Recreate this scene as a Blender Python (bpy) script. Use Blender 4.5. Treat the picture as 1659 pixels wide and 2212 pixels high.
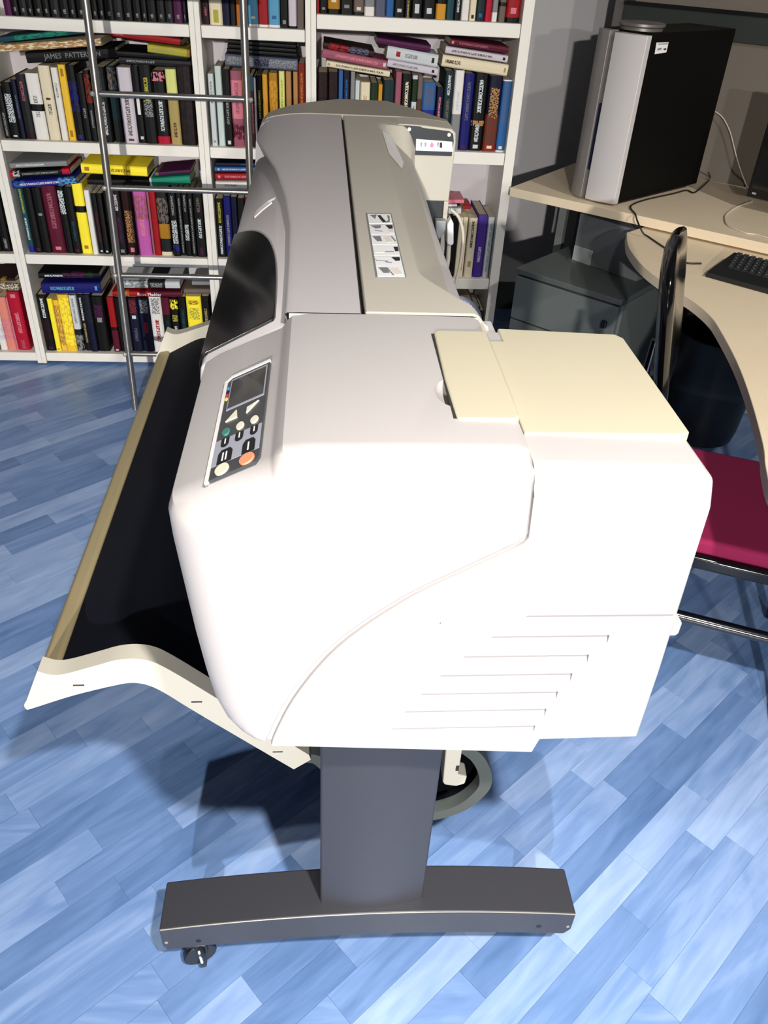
import bpy, bmesh, math, random
import numpy as np
from mathutils import Vector, Matrix
random.seed(7)
for o in list(bpy.data.objects): bpy.data.objects.remove(o)
scn = bpy.context.scene
C = scn.collection

# ------------------------------------------------------------------ camera
W, Hpx, FPX = 1659., 2212., 1765.
CX, CY = 829.5, 1106.
CAMH = 1.5
_nad = np.array([690 - CX, 3560 - CY, FPX]); _up = -_nad / np.linalg.norm(_nad)
_vp = np.array([694 - CX, -172 - CY, FPX]); _Y = _vp - _vp.dot(_up) * _up; _Y /= np.linalg.norm(_Y)
_X = np.cross(_Y, _up)
RM = np.stack([_X, _Y, _up])
cam_d = bpy.data.cameras.new('camera'); cam = bpy.data.objects.new('camera', cam_d); C.objects.link(cam)
cam_d.sensor_fit = 'VERTICAL'; cam_d.sensor_height = 24.0; cam_d.lens = FPX / Hpx * 24.0
cam_d.clip_start = 0.02; cam_d.clip_end = 60
cr, cu, cb = RM @ np.array([1., 0, 0]), RM @ np.array([0, -1., 0]), RM @ np.array([0, 0, -1.])
cam.matrix_world = Matrix(((cr[0], cu[0], cb[0], 0), (cr[1], cu[1], cb[1], 0), (cr[2], cu[2], cb[2], CAMH), (0, 0, 0, 1)))
scn.camera = cam
O3 = np.array([0, 0, CAMH])
def ray(px, py): return RM @ np.array([px - CX, py - CY, FPX])
def onZ(px, py, z): d = ray(px, py); return Vector(O3 + d * ((z - CAMH) / d[2]))
def onY(px, py, y): d = ray(px, py); return Vector(O3 + d * (y / d[1]))
def onP(px, py, p0, n):
    d = ray(px, py); n = np.array(n, float); return Vector(O3 + d * ((np.array(p0) - O3) @ n / (d @ n)))
def proj(p):
    d = RM.T @ (np.array(p, float) - O3); return (CX + FPX * d[0] / d[2], CY + FPX * d[1] / d[2], d[2])

# ------------------------------------------------------------------ world, lights, exposure
wd = bpy.data.worlds.new('world'); scn.world = wd; wd.use_nodes = True
bg = wd.node_tree.nodes['Background']; bg.inputs[0].default_value = (0.75, 0.8, 0.9, 1); bg.inputs[1].default_value = 0.05
vs = scn.view_settings; vs.view_transform = 'Standard'; vs.look = 'None'; vs.gamma = 1.0; vs.use_curve_mapping = False
vs.exposure = 0.0
def area(name, loc, aim, power, size, spread=150, col=(1, 0.96, 0.91)):
    d = bpy.data.lights.new(name, 'AREA'); d.shape = 'DISK'; d.size = size; d.energy = power; d.color = col; d.spread = math.radians(spread)
    o = bpy.data.objects.new(name, d); C.objects.link(o); o.location = loc
    o.rotation_euler = (Vector(aim) - Vector(loc)).to_track_quat('-Z', 'Y').to_euler()
    return o
LAMPS = [((0.95, -5.20, 2.32), (0.10, 1.2, 0.8), 142, 0.16, 150), ((0.45, -0.35, 2.50), (0.42, 0.62, 0.0), 27, 0.09, 95),
         ((-0.55, -4.80, 2.40), (-0.45, 3.1, 0.3), 84, 0.14, 60), ((2.10, 0.70, 2.50), (1.15, 2.7, 0.8), 14, 0.10, 110)]
for i, (l, a, p, s, sp) in enumerate(LAMPS): area('ceiling_spot_light', l, a, p, s, sp)

# ------------------------------------------------------------------ materials
def lin(c):
    f = lambda v: (v / 12.92) if v <= 0.04045 else ((v + 0.055) / 1.055) ** 2.4
    return tuple(f(v / 255.) for v in c) + (1.,)
MC = {}
def mat(name, col, rough=0.5, metal=0.0, coat=0.0, bump=0.0, bscale=400., vary=0.0, vscale=6., spec=0.5, emit=None):
    if name in MC: return MC[name]
    m = bpy.data.materials.new(name); m.use_nodes = True; nt = m.node_tree; b = nt.nodes['Principled BSDF']
    b.inputs['Base Color'].default_value = lin(col); b.inputs['Roughness'].default_value = rough
    b.inputs['Metallic'].default_value = metal; b.inputs['Coat Weight'].default_value = coat
    b.inputs['Specular IOR Level'].default_value = spec
    if emit: b.inputs['Emission Color'].default_value = lin(emit); b.inputs['Emission Strength'].default_value = 1
    if bump or vary:
        tc = nt.nodes.new('ShaderNodeTexCoord')
    if bump:
        n = nt.nodes.new('ShaderNodeTexNoise'); n.inputs['Scale'].default_value = bscale; n.inputs['Detail'].default_value = 2
        bp = nt.nodes.new('ShaderNodeBump'); bp.inputs['Strength'].default_value = bump; bp.inputs['Distance'].default_value = 0.001
        nt.links.new(tc.outputs['Object'], n.inputs['Vector']); nt.links.new(n.outputs[0], bp.inputs['Height']); nt.links.new(bp.outputs[0], b.inputs['Normal'])
    if vary:
        n = nt.nodes.new('ShaderNodeTexNoise'); n.inputs['Scale'].default_value = vscale; n.inputs['Detail'].default_value = 3
        mr = nt.nodes.new('ShaderNodeMapRange'); mr.inputs[3].default_value = 1 - vary; mr.inputs[4].default_value = 1 + vary
        mx = nt.nodes.new('ShaderNodeMix'); mx.data_type = 'RGBA'; mx.blend_type = 'MULTIPLY'; mx.inputs[0].default_value = 1
        mx.inputs[6].default_value = lin(col)
        nt.links.new(tc.outputs['Object'], n.inputs['Vector']); nt.links.new(n.outputs[0], mr.inputs[0])
        nt.links.new(mr.outputs[0], mx.inputs[7]); nt.links.new(mx.outputs[2], b.inputs['Base Color'])
    MC[name] = m
    return m
M = dict(
    plastic=mat('plastic_grey', (186, 181, 181), 0.5, bump=0.08, bscale=900),
    capw=mat('plastic_light', (176, 171, 169), 0.48, bump=0.08, bscale=900),
    beige2=mat('plastic_beige_grey', (186, 180, 167), 0.5, bump=0.08, bscale=900), beige=mat('plastic_beige', (190, 182, 158), 0.5, bump=0.08, bscale=900, vary=0.03),
    taupe=mat('plastic_taupe_shaded', (156, 148, 134), 0.5),  # far cap's shading put into a darker plastic colour
    cream=mat('plastic_cream', (196, 191, 176), 0.45),
    khaki=mat('plastic_khaki', (158, 144, 108), 0.5),
    charcoal=mat('steel_charcoal', (56, 56, 61), 0.42, bump=0.12, bscale=700),
    edge=mat('steel_worn_edge', (150, 146, 138), 0.35),
    fabric=mat('bin_fabric', (9, 13, 25), 0.8, spec=0.2, bump=0.3, bscale=500),
    hem=mat('bin_hem', (74, 80, 78), 0.8, bump=0.3, bscale=300),
    dark=mat('plastic_dark', (44, 48, 50), 0.4), black=mat('plastic_black', (12, 12, 14), 0.35),
    gap=mat('gap_dark', (40, 38, 36), 0.8),
    window=mat('smoked_window', (8, 9, 10), 0.1, spec=0.35),
    white=mat('sticker_white', (238, 238, 236), 0.4), white2=mat('plastic_white', (236, 234, 230), 0.4),
    grey=mat('sticker_grey', (120, 122, 122), 0.5), ink=mat('sticker_ink', (22, 22, 24), 0.5),
    lilac=mat('panel_lilac', (158, 160, 172), 0.4), graph=mat('panel_graphite', (62, 64, 66), 0.35),
    screen=mat('lcd_glass', (22, 22, 18), 0.1, coat=0.4), btn=mat('button_cream', (226, 220, 196), 0.45),
    teal=mat('button_teal', (60, 128, 118), 0.4), orange=mat('button_orange', (255, 150, 112), 0.4),
    blue=mat('dot_blue', (60, 140, 230), 0.4), mag=mat('dot_magenta', (190, 40, 90), 0.4), yel=mat('dot_yellow', (244, 226, 70), 0.4),
    pink=mat('sticker_pink', (240, 140, 190), 0.5), bead=mat('mark_peach', (226, 216, 204), 0.5), violet=mat('mark_violet', (120, 110, 170), 0.5),
    case=mat('bookcase_white', (232, 228, 218), 0.45), caseback=mat('bookcase_back', (206, 200, 204), 0.6),
    steel=mat('ladder_steel', (150, 148, 144), 0.3, metal=0.85), knob=mat('ladder_knob', (190, 186, 176), 0.3, metal=0.6),
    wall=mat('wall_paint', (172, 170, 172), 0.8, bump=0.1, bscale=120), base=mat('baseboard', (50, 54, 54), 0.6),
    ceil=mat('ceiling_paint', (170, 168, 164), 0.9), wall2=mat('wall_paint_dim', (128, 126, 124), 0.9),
    wood=mat('desk_birch', (228, 210, 180), 0.45, vary=0.05, vscale=14), woodedge=mat('desk_edge', (216, 190, 146), 0.45),
    part=mat('partition_panel', (116, 108, 98), 0.8, bump=0.2, bscale=300), prail=mat('partition_rail', (40, 46, 42), 0.6),
    ppost=mat('partition_post', (110, 106, 106), 0.45, metal=0.3),
    cabinet=mat('cabinet_grey', (98, 104, 101), 0.5, bump=0.06, bscale=500), cabtop=mat('cabinet_top', (84, 90, 89), 0.5),
    boxg=mat('box_grey', (104, 108, 110), 0.6), tab=mat('box_tab', (160, 164, 164), 0.5), keym=mat('key_fob', (80, 84, 80), 0.5), lock=mat('lock_blue', (24, 28, 48), 0.3),
    silver=mat('tower_silver', (206, 202, 200), 0.4, metal=0.15), silver_shaded=mat('tower_silver_shaded', (150, 146, 143), 0.4, metal=0.4), silverd=mat('tower_silver_side', (130, 126, 122), 0.4, metal=0.6),  # front silver split into a lit right and a painted shaded left copy
    slot=mat('tower_slot', (16, 18, 44), 0.15), tblack=mat('tower_black', (5, 5, 5), 0.6, spec=0.15),
    cableb=mat('cable_black', (16, 14, 14), 0.5), cablew=mat('cable_white', (206, 196, 180), 0.5),
    keyb=mat('keyboard_black', (18, 20, 21), 0.5), keyc=mat('keyboard_key', (30, 33, 34), 0.4), keyl=mat('keyboard_legend', (140, 145, 140), 0.5),
    chairb=mat('chair_black', (6, 6, 8), 0.14, spec=0.4), tube=mat('chair_tube', (14, 15, 22), 0.16, coat=0.6),
    seat=mat('seat_fabric', (140, 12, 68), 0.85, bump=0.4, bscale=500), binm=mat('bin_black', (14, 15, 22), 0.35),
    balloon=mat('bin_blue', (196, 210, 255), 0.35), metalw=mat('screw_white', (230, 230, 226), 0.3),
    foam=mat('grey_clear', (150, 152, 152), 0.3), lampm=mat('lamp_housing', (210, 210, 206), 0.4), lampe=mat('lamp_glass', (255, 246, 228), 0.4, emit=(255, 246, 228)),
    deskleg=mat('desk_leg_grey', (120, 124, 122), 0.45),
)

# ------------------------------------------------------------------ mesh helpers
def link(name, me, m=None, parent=None, loc=None):
    o = bpy.data.objects.new(name, me); C.objects.link(o)
    if m is not None: me.materials.clear(); me.materials.append(m)
    if parent is not None:
        o.parent = parent
        w = Vector((0, 0, 0)); p = parent
        while p is not None: w += p.location; p = p.parent
        if loc is None: o.location = -w          # mesh holds world coordinates
        else: o.location = Vector(loc) - w
    elif loc is not None: o.location = loc
    return o
def smooth(me, ang=35):
    for p in me.polygons: p.use_smooth = True
    me.set_sharp_from_angle(angle=math.radians(ang))
def bevel(o, w, seg=3, ang=30):
    b = o.modifiers.new('bevel', 'BEVEL'); b.width = w; b.segments = seg; b.limit_method = 'ANGLE'; b.angle_limit = math.radians(ang); b.harden_normals = True
    for p in o.data.polygons: p.use_smooth = True
    return o
def mesh(verts, faces):
    me = bpy.data.meshes.new('m'); me.from_pydata([tuple(v) for v in verts], [], faces); me.update()
    bm = bmesh.new(); bm.from_mesh(me); bmesh.ops.recalc_face_normals(bm, faces=bm.faces); bm.to_mesh(me); bm.free()
    return me
def obj(name, me, m, parent=None, bv=0, seg=3, sm=None):
    o = link(name, me, m, parent)
    if bv: bevel(o, bv, seg)
    elif sm: smooth(me, sm)
    return o
def prism(poly, a, b, axis='Y'):
    """polygon extruded along an axis; 'Y': poly=(x,z), 'Z': poly=(x,y), 'X': poly=(y,z)"""
    n = len(poly)
    f = {'Y': lambda p, t: (p[0], t, p[1]), 'Z': lambda p, t: (p[0], p[1], t), 'X': lambda p, t: (t, p[0], p[1])}[axis]
    v = [f(p, a) for p in poly] + [f(p, b) for p in poly]
    fs = [tuple(range(n)), tuple(range(2 * n - 1, n - 1, -1))] + [(i, (i + 1) % n, n + (i + 1) % n, n + i) for i in range(n)]
    return mesh(v, fs)
def boxm(x0, x1, y0, y1, z0, z1): return prism([(x0, z0), (x1, z0), (x1, z1), (x0, z1)], y0, y1)
def obox(c, e1, e2, l1, l2, z0, z1):
    """box on footprint c + s*e1*l1 + t*e2*l2"""
    c = Vector(c[:2]); e1 = Vector(e1); e2 = Vector(e2)
    return prism([tuple(c), tuple(c + e1 * l1), tuple(c + e1 * l1 + e2 * l2), tuple(c + e2 * l2)], z0, z1, 'Z')
def rprism(poly, ins, y0, y1, rings=6):
    """XZ polygon along Y, its rim at y0 rounded: ins holds (dx, dz, depth) per corner"""
    n = len(poly); v = []
    for j in range(rings + 1):
        t = math.pi / 2 * j / rings
        for i in range(n):
            dx, dz, r = ins[i]; k = 1 - math.sin(t); v.append((poly[i][0] + dx * k, y0 + r * (1 - math.cos(t)), poly[i][1] + dz * k))
    for i in range(n): v.append((poly[i][0], y1, poly[i][1]))
    fs = [tuple(range(n))]
    for j in range(rings + 1):
        for i in range(n): fs.append((j * n + i, j * n + (i + 1) % n, (j + 1) * n + (i + 1) % n, (j + 1) * n + i))
    fs.append(tuple(range((rings + 2) * n - 1, (rings + 1) * n - 1, -1)))
    return mesh(v, fs)
def grid(rows):
    nr, nc = len(rows), len(rows[0]); v = [p for r in rows for p in r]
    return mesh(v, [(i * nc + j, i * nc + j + 1, (i + 1) * nc + j + 1, (i + 1) * nc + j) for i in range(nr - 1) for j in range(nc - 1)])
def catmull(pts, k=6, closed=False):
    P = [Vector(p) for p in pts]; out = []; n = len(P)
    for i in range(n if closed else n - 1):
        g = (lambda j: P[j % n]) if closed else (lambda j: P[min(max(j, 0), n - 1)])
        p0, p1, p2, p3 = g(i - 1), g(i), g(i + 1), g(i + 2)
        for s in range(k):
            t = s / k; out.append(0.5 * ((2 * p1) + (p2 - p0) * t + (2 * p0 - 5 * p1 + 4 * p2 - p3) * t * t + (3 * p1 - p0 - 3 * p2 + p3) * t ** 3))
    if not closed: out.append(P[-1].copy())
    return out
def tube(pts, r, n=10, closed=False):
    P = [Vector(p) for p in pts]; v = []; up = None; N = len(P)
    for i, p in enumerate(P):
        a = P[i - 1] if (i > 0 or closed) else p; b = P[(i + 1) % N] if (i < N - 1 or closed) else p
        t = (b - a).normalized()
        if up is None: up = t.orthogonal().normalized()
        up = (up - t * up.dot(t)).normalized(); s = t.cross(up)
        for k in range(n):
            an = 2 * math.pi * k / n; v.append(p + (up * math.cos(an) + s * math.sin(an)) * r)
    fs = []
    for i in range(N if closed else N - 1):
        for k in range(n):
            j = (i + 1) % N; fs.append((i * n + k, i * n + (k + 1) % n, j * n + (k + 1) % n, j * n + k))
    if not closed: fs += [tuple(range(n)), tuple(range(N * n - 1, (N - 1) * n - 1, -1))]
    me = mesh(v, fs); smooth(me, 50); return me
def lathe(prof, n=32, c=(0, 0, 0)):
    v = []; fs = []; m = len(prof)
    for i in range(n):
        a = 2 * math.pi * i / n
        for r, z in prof: v.append((c[0] + r * math.cos(a), c[1] + r * math.sin(a), c[2] + z))
    for i in range(n):
        j = (i + 1) % n
        for k in range(m - 1): fs.append((i * m + k, j * m + k, j * m + k + 1, i * m + k + 1))
    me = mesh(v, fs); bm = bmesh.new(); bm.from_mesh(me); bmesh.ops.remove_doubles(bm, verts=bm.verts, dist=1e-6)
    bmesh.ops.recalc_face_normals(bm, faces=bm.faces); bm.to_mesh(me); bm.free(); smooth(me, 40); return me
def ribbon(path, th, y0, y1):
    """path of (x,z) thickened by th, between y0 and y1"""
    P = [Vector(p) for p in path]; up, lo = [], []
    for i, p in enumerate(P):
        t = (P[min(i + 1, len(P) - 1)] - P[max(i - 1, 0)]).normalized(); nn = Vector((-t.y, t.x))
        up.append(p + nn * th / 2); lo.append(p - nn * th / 2)
    n = len(P); v = []
    for y in (y0, y1):
        v += [(p.x, y, p.y) for p in up] + [(p.x, y, p.y) for p in lo]
    fs = []
    for i in range(n - 1):
        fs += [(i, i + 1, 2 * n + i + 1, 2 * n + i), (n + i, n + i + 1, 3 * n + i + 1, 3 * n + i),
               (i, i + 1, n + i + 1, n + i), (2 * n + i, 2 * n + i + 1, 3 * n + i + 1, 3 * n + i)]
    fs += [(0, n, 3 * n, 2 * n), (n - 1, 2 * n - 1, 4 * n - 1, 3 * n - 1)]
    me = mesh(v, fs); smooth(me, 40); return me
def boolean(o, cutter_me):
    c = bpy.data.objects.new('cut', cutter_me); C.objects.link(c)
    if o.parent is not None: bpy.context.view_layer.update(); c.matrix_world = o.matrix_world.copy()
    md = o.modifiers.new('b', 'BOOLEAN'); md.operation = 'DIFFERENCE'; md.object = c; md.solver = 'EXACT'
    bpy.context.view_layer.update(); dg = bpy.context.evaluated_depsgraph_get()
    me = bpy.data.meshes.new_from_object(o.evaluated_get(dg)); old = o.data
    o.modifiers.remove(md); o.data = me; bpy.data.objects.remove(c); return o
def empty(name, loc, label, cat, group=None):
    o = bpy.data.objects.new(name, None); C.objects.link(o); o.location = loc; o.empty_display_size = 0.05
    return tag(o, label, cat, group)
def tag(o, label, cat, group=None):
    o['label'] = label; o['category'] = cat
    if group: o['group'] = group
    return o
def struct(o): o['kind'] = 'structure'; return o
def text_mesh(s, size, ext=0.0004):
    c = bpy.data.curves.new('t', 'FONT'); c.body = s; c.size = size; c.extrude = ext; c.align_x = 'CENTER'; c.align_y = 'CENTER'; c.resolution_u = 2
    o = bpy.data.objects.new('t', c); C.objects.link(o); bpy.context.view_layer.update()
    me = bpy.data.meshes.new_from_object(o.evaluated_get(bpy.context.evaluated_depsgraph_get())); bpy.data.objects.remove(o)
    return me

# ------------------------------------------------------------------ room shell
def floor_mat():
    m = bpy.data.materials.new('laminate_blue'); m.use_nodes = True; nt = m.node_tree; N = nt.nodes; L = nt.links; b = N['Principled BSDF']
    tc = N.new('ShaderNodeTexCoord'); oi = N.new('ShaderNodeObjectInfo')
    rn = N.new('ShaderNodeTexWhiteNoise'); rn.noise_dimensions = '1D'; L.new(oi.outputs['Random'], rn.inputs['W'])
    off = N.new('ShaderNodeVectorMath'); off.operation = 'MULTIPLY_ADD'; off.inputs[1].default_value = (1, 1, 1)
    sc = N.new('ShaderNodeVectorMath'); sc.operation = 'SCALE'; sc.inputs['Scale'].default_value = 13.0; L.new(rn.outputs['Color'], sc.inputs[0])
    L.new(tc.outputs['Object'], off.inputs[0]); L.new(sc.outputs[0], off.inputs[2])
    mp = N.new('ShaderNodeMapping'); mp.inputs['Scale'].default_value = (5, 60, 1); L.new(off.outputs[0], mp.inputs[0])
    g = N.new('ShaderNodeTexNoise'); g.inputs['Scale'].default_value = 1.0; g.inputs['Detail'].default_value = 5; g.inputs['Distortion'].default_value = 0.7; L.new(mp.outputs[0], g.inputs[0])
    mp2 = N.new('ShaderNodeMapping'); mp2.inputs['Scale'].default_value = (3, 14, 1); L.new(off.outputs[0], mp2.inputs[0])
    g2 = N.new('ShaderNodeTexNoise'); g2.inputs['Scale'].default_value = 1.0; g2.inputs['Detail'].default_value = 3; g2.inputs['Distortion'].default_value = 2.0; L.new(mp2.outputs[0], g2.inputs[0])
    r1 = N.new('ShaderNodeMapRange'); r1.inputs[3].default_value = -0.36; r1.inputs[4].default_value = 0.30; L.new(oi.outputs['Random'], r1.inputs[0])
    s1 = N.new('ShaderNodeMath'); s1.operation = 'MULTIPLY_ADD'; s1.inputs[1].default_value = 0.50; L.new(g.outputs[0], s1.inputs[0])
    s2 = N.new('ShaderNodeMath'); s2.operation = 'MULTIPLY_ADD'; s2.inputs[1].default_value = 0.75; L.new(g2.outputs[0], s2.inputs[0]); L.new(r1.outputs[0], s2.inputs[2])
    L.new(s2.outputs[0], s1.inputs[2])
    cr_ = N.new('ShaderNodeValToRGB'); L.new(s1.outputs[0], cr_.inputs[0])
    e = cr_.color_ramp.elements; e[0].position = 0.1; e[0].color = lin((86, 118, 166)); e[1].position = 1.15 if False else 1.0; e[1].color = lin((162, 186, 226))
    k = cr_.color_ramp.elements.new(0.55); k.color = lin((118, 149, 198))
    L.new(cr_.outputs[0], b.inputs['Base Color']); b.inputs['Roughness'].default_value = 0.34; b.inputs['Specular IOR Level'].default_value = 0.5
    return m
FM = floor_mat()
RX0, RX1, RY0, RY1, RZ = -2.4, 3.0, -5.9, 3.80, 2.62
floor = struct(obj('floor', boxm(RX0, RX1, RY0, RY1, -0.06, -0.0012), mat('floor_joint', (104, 132, 176), 0.5)))
struct(obj('wall_back', boxm(RX0, RX1, RY1, RY1 + 0.1, -0.06, RZ), M['wall']))
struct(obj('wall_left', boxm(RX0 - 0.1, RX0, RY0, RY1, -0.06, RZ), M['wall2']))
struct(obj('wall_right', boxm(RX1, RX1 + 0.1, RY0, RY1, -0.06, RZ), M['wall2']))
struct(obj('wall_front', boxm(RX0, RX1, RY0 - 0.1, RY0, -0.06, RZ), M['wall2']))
struct(obj('ceiling', boxm(RX0, RX1, RY0, RY1, RZ, RZ + 0.1), M['ceil']))
struct(obj('baseboard_back', boxm(RX0, RX1, RY1 - 0.012, RY1, 0, 0.13), M['base'], bv=0.002))
# laminate strips: real pieces where the picture shows them
fa = math.radians(39.5); fu = Vector((math.cos(fa), math.sin(fa))); fv = Vector((-math.sin(fa), math.cos(fa)))
LENS = [0.24, 0.31, 0.38, 0.46]
SM = {}
for ln in LENS:
    me = boxm(0, ln - 0.0004, 0, 0.0620, -0.004, 0.0); me.materials.append(FM); SM[ln] = me
strips = []
for r in range(-60, 75):
    s = -3.0 + random.random() * 0.4
    while s < 5.0:
        ln = random.choice(LENS); p = fu * s + fv * (r * 0.0624); c = p + fu * ln / 2
        if RX0 + .25 < c.x < RX1 - .25 and RY0 + .25 < c.y < RY1 - .2:
            q = proj((c.x, c.y, 0)) if c.y > 0.25 else (0, 9999, -1)
            vis = q[2] > 0 and -150 < q[0] < 1800 and 560 < q[1] < 2330
            strips.append((vis, (1 / q[2] ** 2) if vis else -c.length, p, ln))
        s += ln
strips.sort(key=lambda t: (-int(t[0]), -float(t[1])))
for k, (vis, sz, p, ln) in enumerate(strips[:300]):
    o = bpy.data.objects.new('plank', SM[ln]); C.objects.link(o); o.parent = floor; o.location = (p.x, p.y, 0); o.rotation_euler = (0, 0, fa)
bm = bmesh.new()
for vis, sz, p, ln in strips[300:]:
    vs_ = [bm.verts.new((q.x, q.y, 0)) for q in (p, p + fu * (ln - .0007), p + fu * (ln - .0007) + fv * .0617, p + fv * .0617)]
    bm.faces.new(vs_)
me = bpy.data.meshes.new('m'); bm.to_mesh(me); bm.free()
o = link('far_planks', me, FM, floor); o['kind'] = 'stuff'

# ceiling lamps (the housings of the lights above)
for i, (l, a, p, s, sp) in enumerate(LAMPS):
    t = empty('ceiling_spot', (l[0], l[1], RZ), ['round white ceiling spotlight far behind the camera on the right', 'round white ceiling spotlight above the near end of the plotter',
              'round white ceiling spotlight far behind the camera on the left', 'round white ceiling spotlight over the desk'][i], 'lamp', 'ceiling spotlights')
    obj('housing', lathe([(s / 2 + .012, 0), (s / 2 + .012, l[2] - RZ - .01), (s / 2 + .004, l[2] - RZ - .01), (s / 2 + .004, -.004)], 24, (l[0], l[1], RZ)), M['lampm'], t)

# ------------------------------------------------------------------ plotter
pl = empty('large_format_plotter', (0.086, 1.47, 0), 'large wide-format plotter of pale grey plastic on a dark wheeled stand', 'plotter')
Y0 = 0.648
SL = 0.5
def zslope(x): return 1.085 + SL * (x + 0.045)
# end cap, front piece
gcurve = [(.149, .959), (.083, .915), (.014, .847), (-.039, .764)]
gc = [tuple(p) for p in catmull([(.200, .993), (.149, .961), (.083, .917), (.014, .850), (-.036, .768), (-.066, .688)], 5)]
front = [(-.050, 1.079), (-.090, 1.0605), (-.130, 1.0415), (-.148, 1.030), (-.154, 1.012), (-.153, .98), (-.148, .92), (-.142, .85), (-.135, .79), (-.127, .745), (-.115, .715), (-.098, .697), (-.080, .688)]
polyA = front + gc[::-1] + [(.2085, 1.002), (.2065, 1.05), (.2055, 1.084), (.2015, 1.094), (.190, 1.099), (.08, 1.1), (-.01, 1.0995), (-.036, 1.096), (-.043, 1.089), (-.046, 1.083)]
fins = [(.006, -.020, .028), (.010, -.026, .034), (.018, -.030, .040), (.030, -.026, .042), (.038, -.012, .043), (.040, 0, .043), (.040, 0, .043), (.040, 0, .043), (.038, .002, .042), (.034, .008, .038), (.026, .014, .032), (.014, .014, .022), (.004, .008, .010)]
insA = []
for p in polyA:
    if p in front: insA.append(fins[front.index(p)])
    elif p[1] > 1.06 and p[0] > -.02: insA.append((0 if p[0] < .19 else -.003, -.022, .022))
    elif p[1] > 1.06: insA.append((.003, -.021, .024))
    else: insA.append((-.0015, .0015, .0025))
o = obj('end_cap', rprism(polyA, insA, Y0, .981, 8), M['capw'], pl)
smooth(o.data, 32)
EC = o
for (a, b, w_, h_) in ((427, 1243, 2.2, 5), (443, 1278, 4, 3.5), (950, 1349, 1.5, 3), (516, 1437, 5, 1)):
    q = onY(a, b, Y0 - .0002)
    if a > 900: obj('scuff', prism([(q.x, q.z), (q.x + .0008, q.z + .0005), (q.x + .001, q.z + .003)], Y0 - .0003, Y0 + .001), M['grey'], pl)
# thumb notch beside the flap
bmn = bmesh.new(); bmesh.ops.create_uvsphere(bmn, u_segments=24, v_segments=16, radius=1)
bmesh.ops.scale(bmn, vec=(.016, .030, .010), verts=bmn.verts); bmesh.ops.translate(bmn, vec=(.137, .772, 1.1), verts=bmn.verts)
mn = bpy.data.meshes.new('m'); bmn.to_mesh(mn); bmn.free(); boolean(o, mn); o.data.materials.clear(); o.data.materials.append(M['capw']); smooth(o.data, 32)
# end cap, rear piece with louvres
g2 = [tuple(p + Vector((.005, -.005))) for p in [Vector(q) for q in gc]]
polyB = [(-.060, .681), (.266, .658), (.272, .683), (.400, .683), (.3995, .80), (.3975, .884), (.3965, 1.04), (.391, 1.066), (.380, 1.077), (.34, 1.0785), (.215, 1.0815), (.2075, 1.080), (.2085, 1.05), (.2115, 1.0), (.2085, .992)] + [p for p in g2[1:-1]]
insB = [(0, -.020, .020) if p[1] > 1.075 else ((-.006, -.014, .016) if p[1] > 1.03 and p[0] > .3 else ((-.004, 0, .005) if p[0] > .3 else (.0015, -.0015, .0025))) for p in polyB]
B = obj('rear_housing', rprism(polyB, insB, Y0 + .001, .975, 6), M['capw'], pl)
obj('groove_liner', ribbon([(.2075, 1.076), (.2085, 1.04), (.2100, 1.0)] + [(p[0] + .003, p[1] - .003) for p in gc], .012, Y0 + .007, .97), M['plastic'], pl)
ribs = [((1140, 1331), (1105, 1356), 1480), ((1064, 1376), (1038, 1400), 1313), ((1004, 1419), (978, 1442), 1269), ((953, 1460), (932, 1483), 1233), ((912, 1500), (893, 1521), 1202), ((876, 1538), (861, 1559), 1177), ((847, 1575), (834, 1593), 1153)]
for (tl, bl, xr) in ribs:
    a = onY(tl[0], tl[1], Y0); b_ = onY(bl[0], bl[1], Y0); c = onY(xr, (tl[1] + bl[1]) / 2, Y0)
    zt, zb = a.z, b_.z; xr_ = c.x if xr < 1400 else .42
    v = [(a.x, Y0 - .01, zt), (xr_, Y0 - .01, zt), (xr_, Y0 + .0085, zt), (a.x, Y0 + .0085, zt), (b_.x, Y0 - .01, zb), (xr_, Y0 - .01, zb), (xr_, Y0 - .0005, zb), (b_.x, Y0 - .0005, zb)]
    boolean(B, mesh(v, [(0, 1, 2, 3), (4, 5, 6, 7), (0, 1, 5, 4), (1, 2, 6, 5), (2, 3, 7, 6), (3, 0, 4, 7)]))
B.data.materials.clear(); B.data.materials.append(M['capw']); smooth(B.data, 32)
obj('side_flange', prism([(.385, .8525), (.406, .8525), (.4095, .856), (.4095, .872), (.407, .876), (.385, .8765)], Y0 + .006, .96), M['capw'], pl, bv=.003)
# beige lids on top of the near end
def plate(name, poly, z0, z1, m, parent=pl, bv=.0025): return obj(name, prism(poly, z0, z1, 'Z'), m, parent, bv=bv)
plate('ink_door', [(.1385, .712), (.1965, .712), (.2015, .718), (.2015, .930), (.1405, .930), (.1365, .924), (.1345, .80), (.1365, .716)], 1.094, 1.1025, M['beige'])
plate('rear_lid', [(.2085, .716), (.376, .716), (.386, .722), (.388, .960), (.380, .972), (.2275, .984), (.2275, .945), (.2085, .945)], 1.06, 1.0835, M['beige'])
plate('lid_hinge_block', [(.2085, .949), (.2245, .949), (.2265, .975), (.2265, 1.02), (.2085, 1.02)], 1.03, 1.0785, M['plastic'])
obj('door_shadow_gap', boxm(.1335, .1375, .716, .924, 1.0975, 1.1003), M['gap'], pl)
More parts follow.
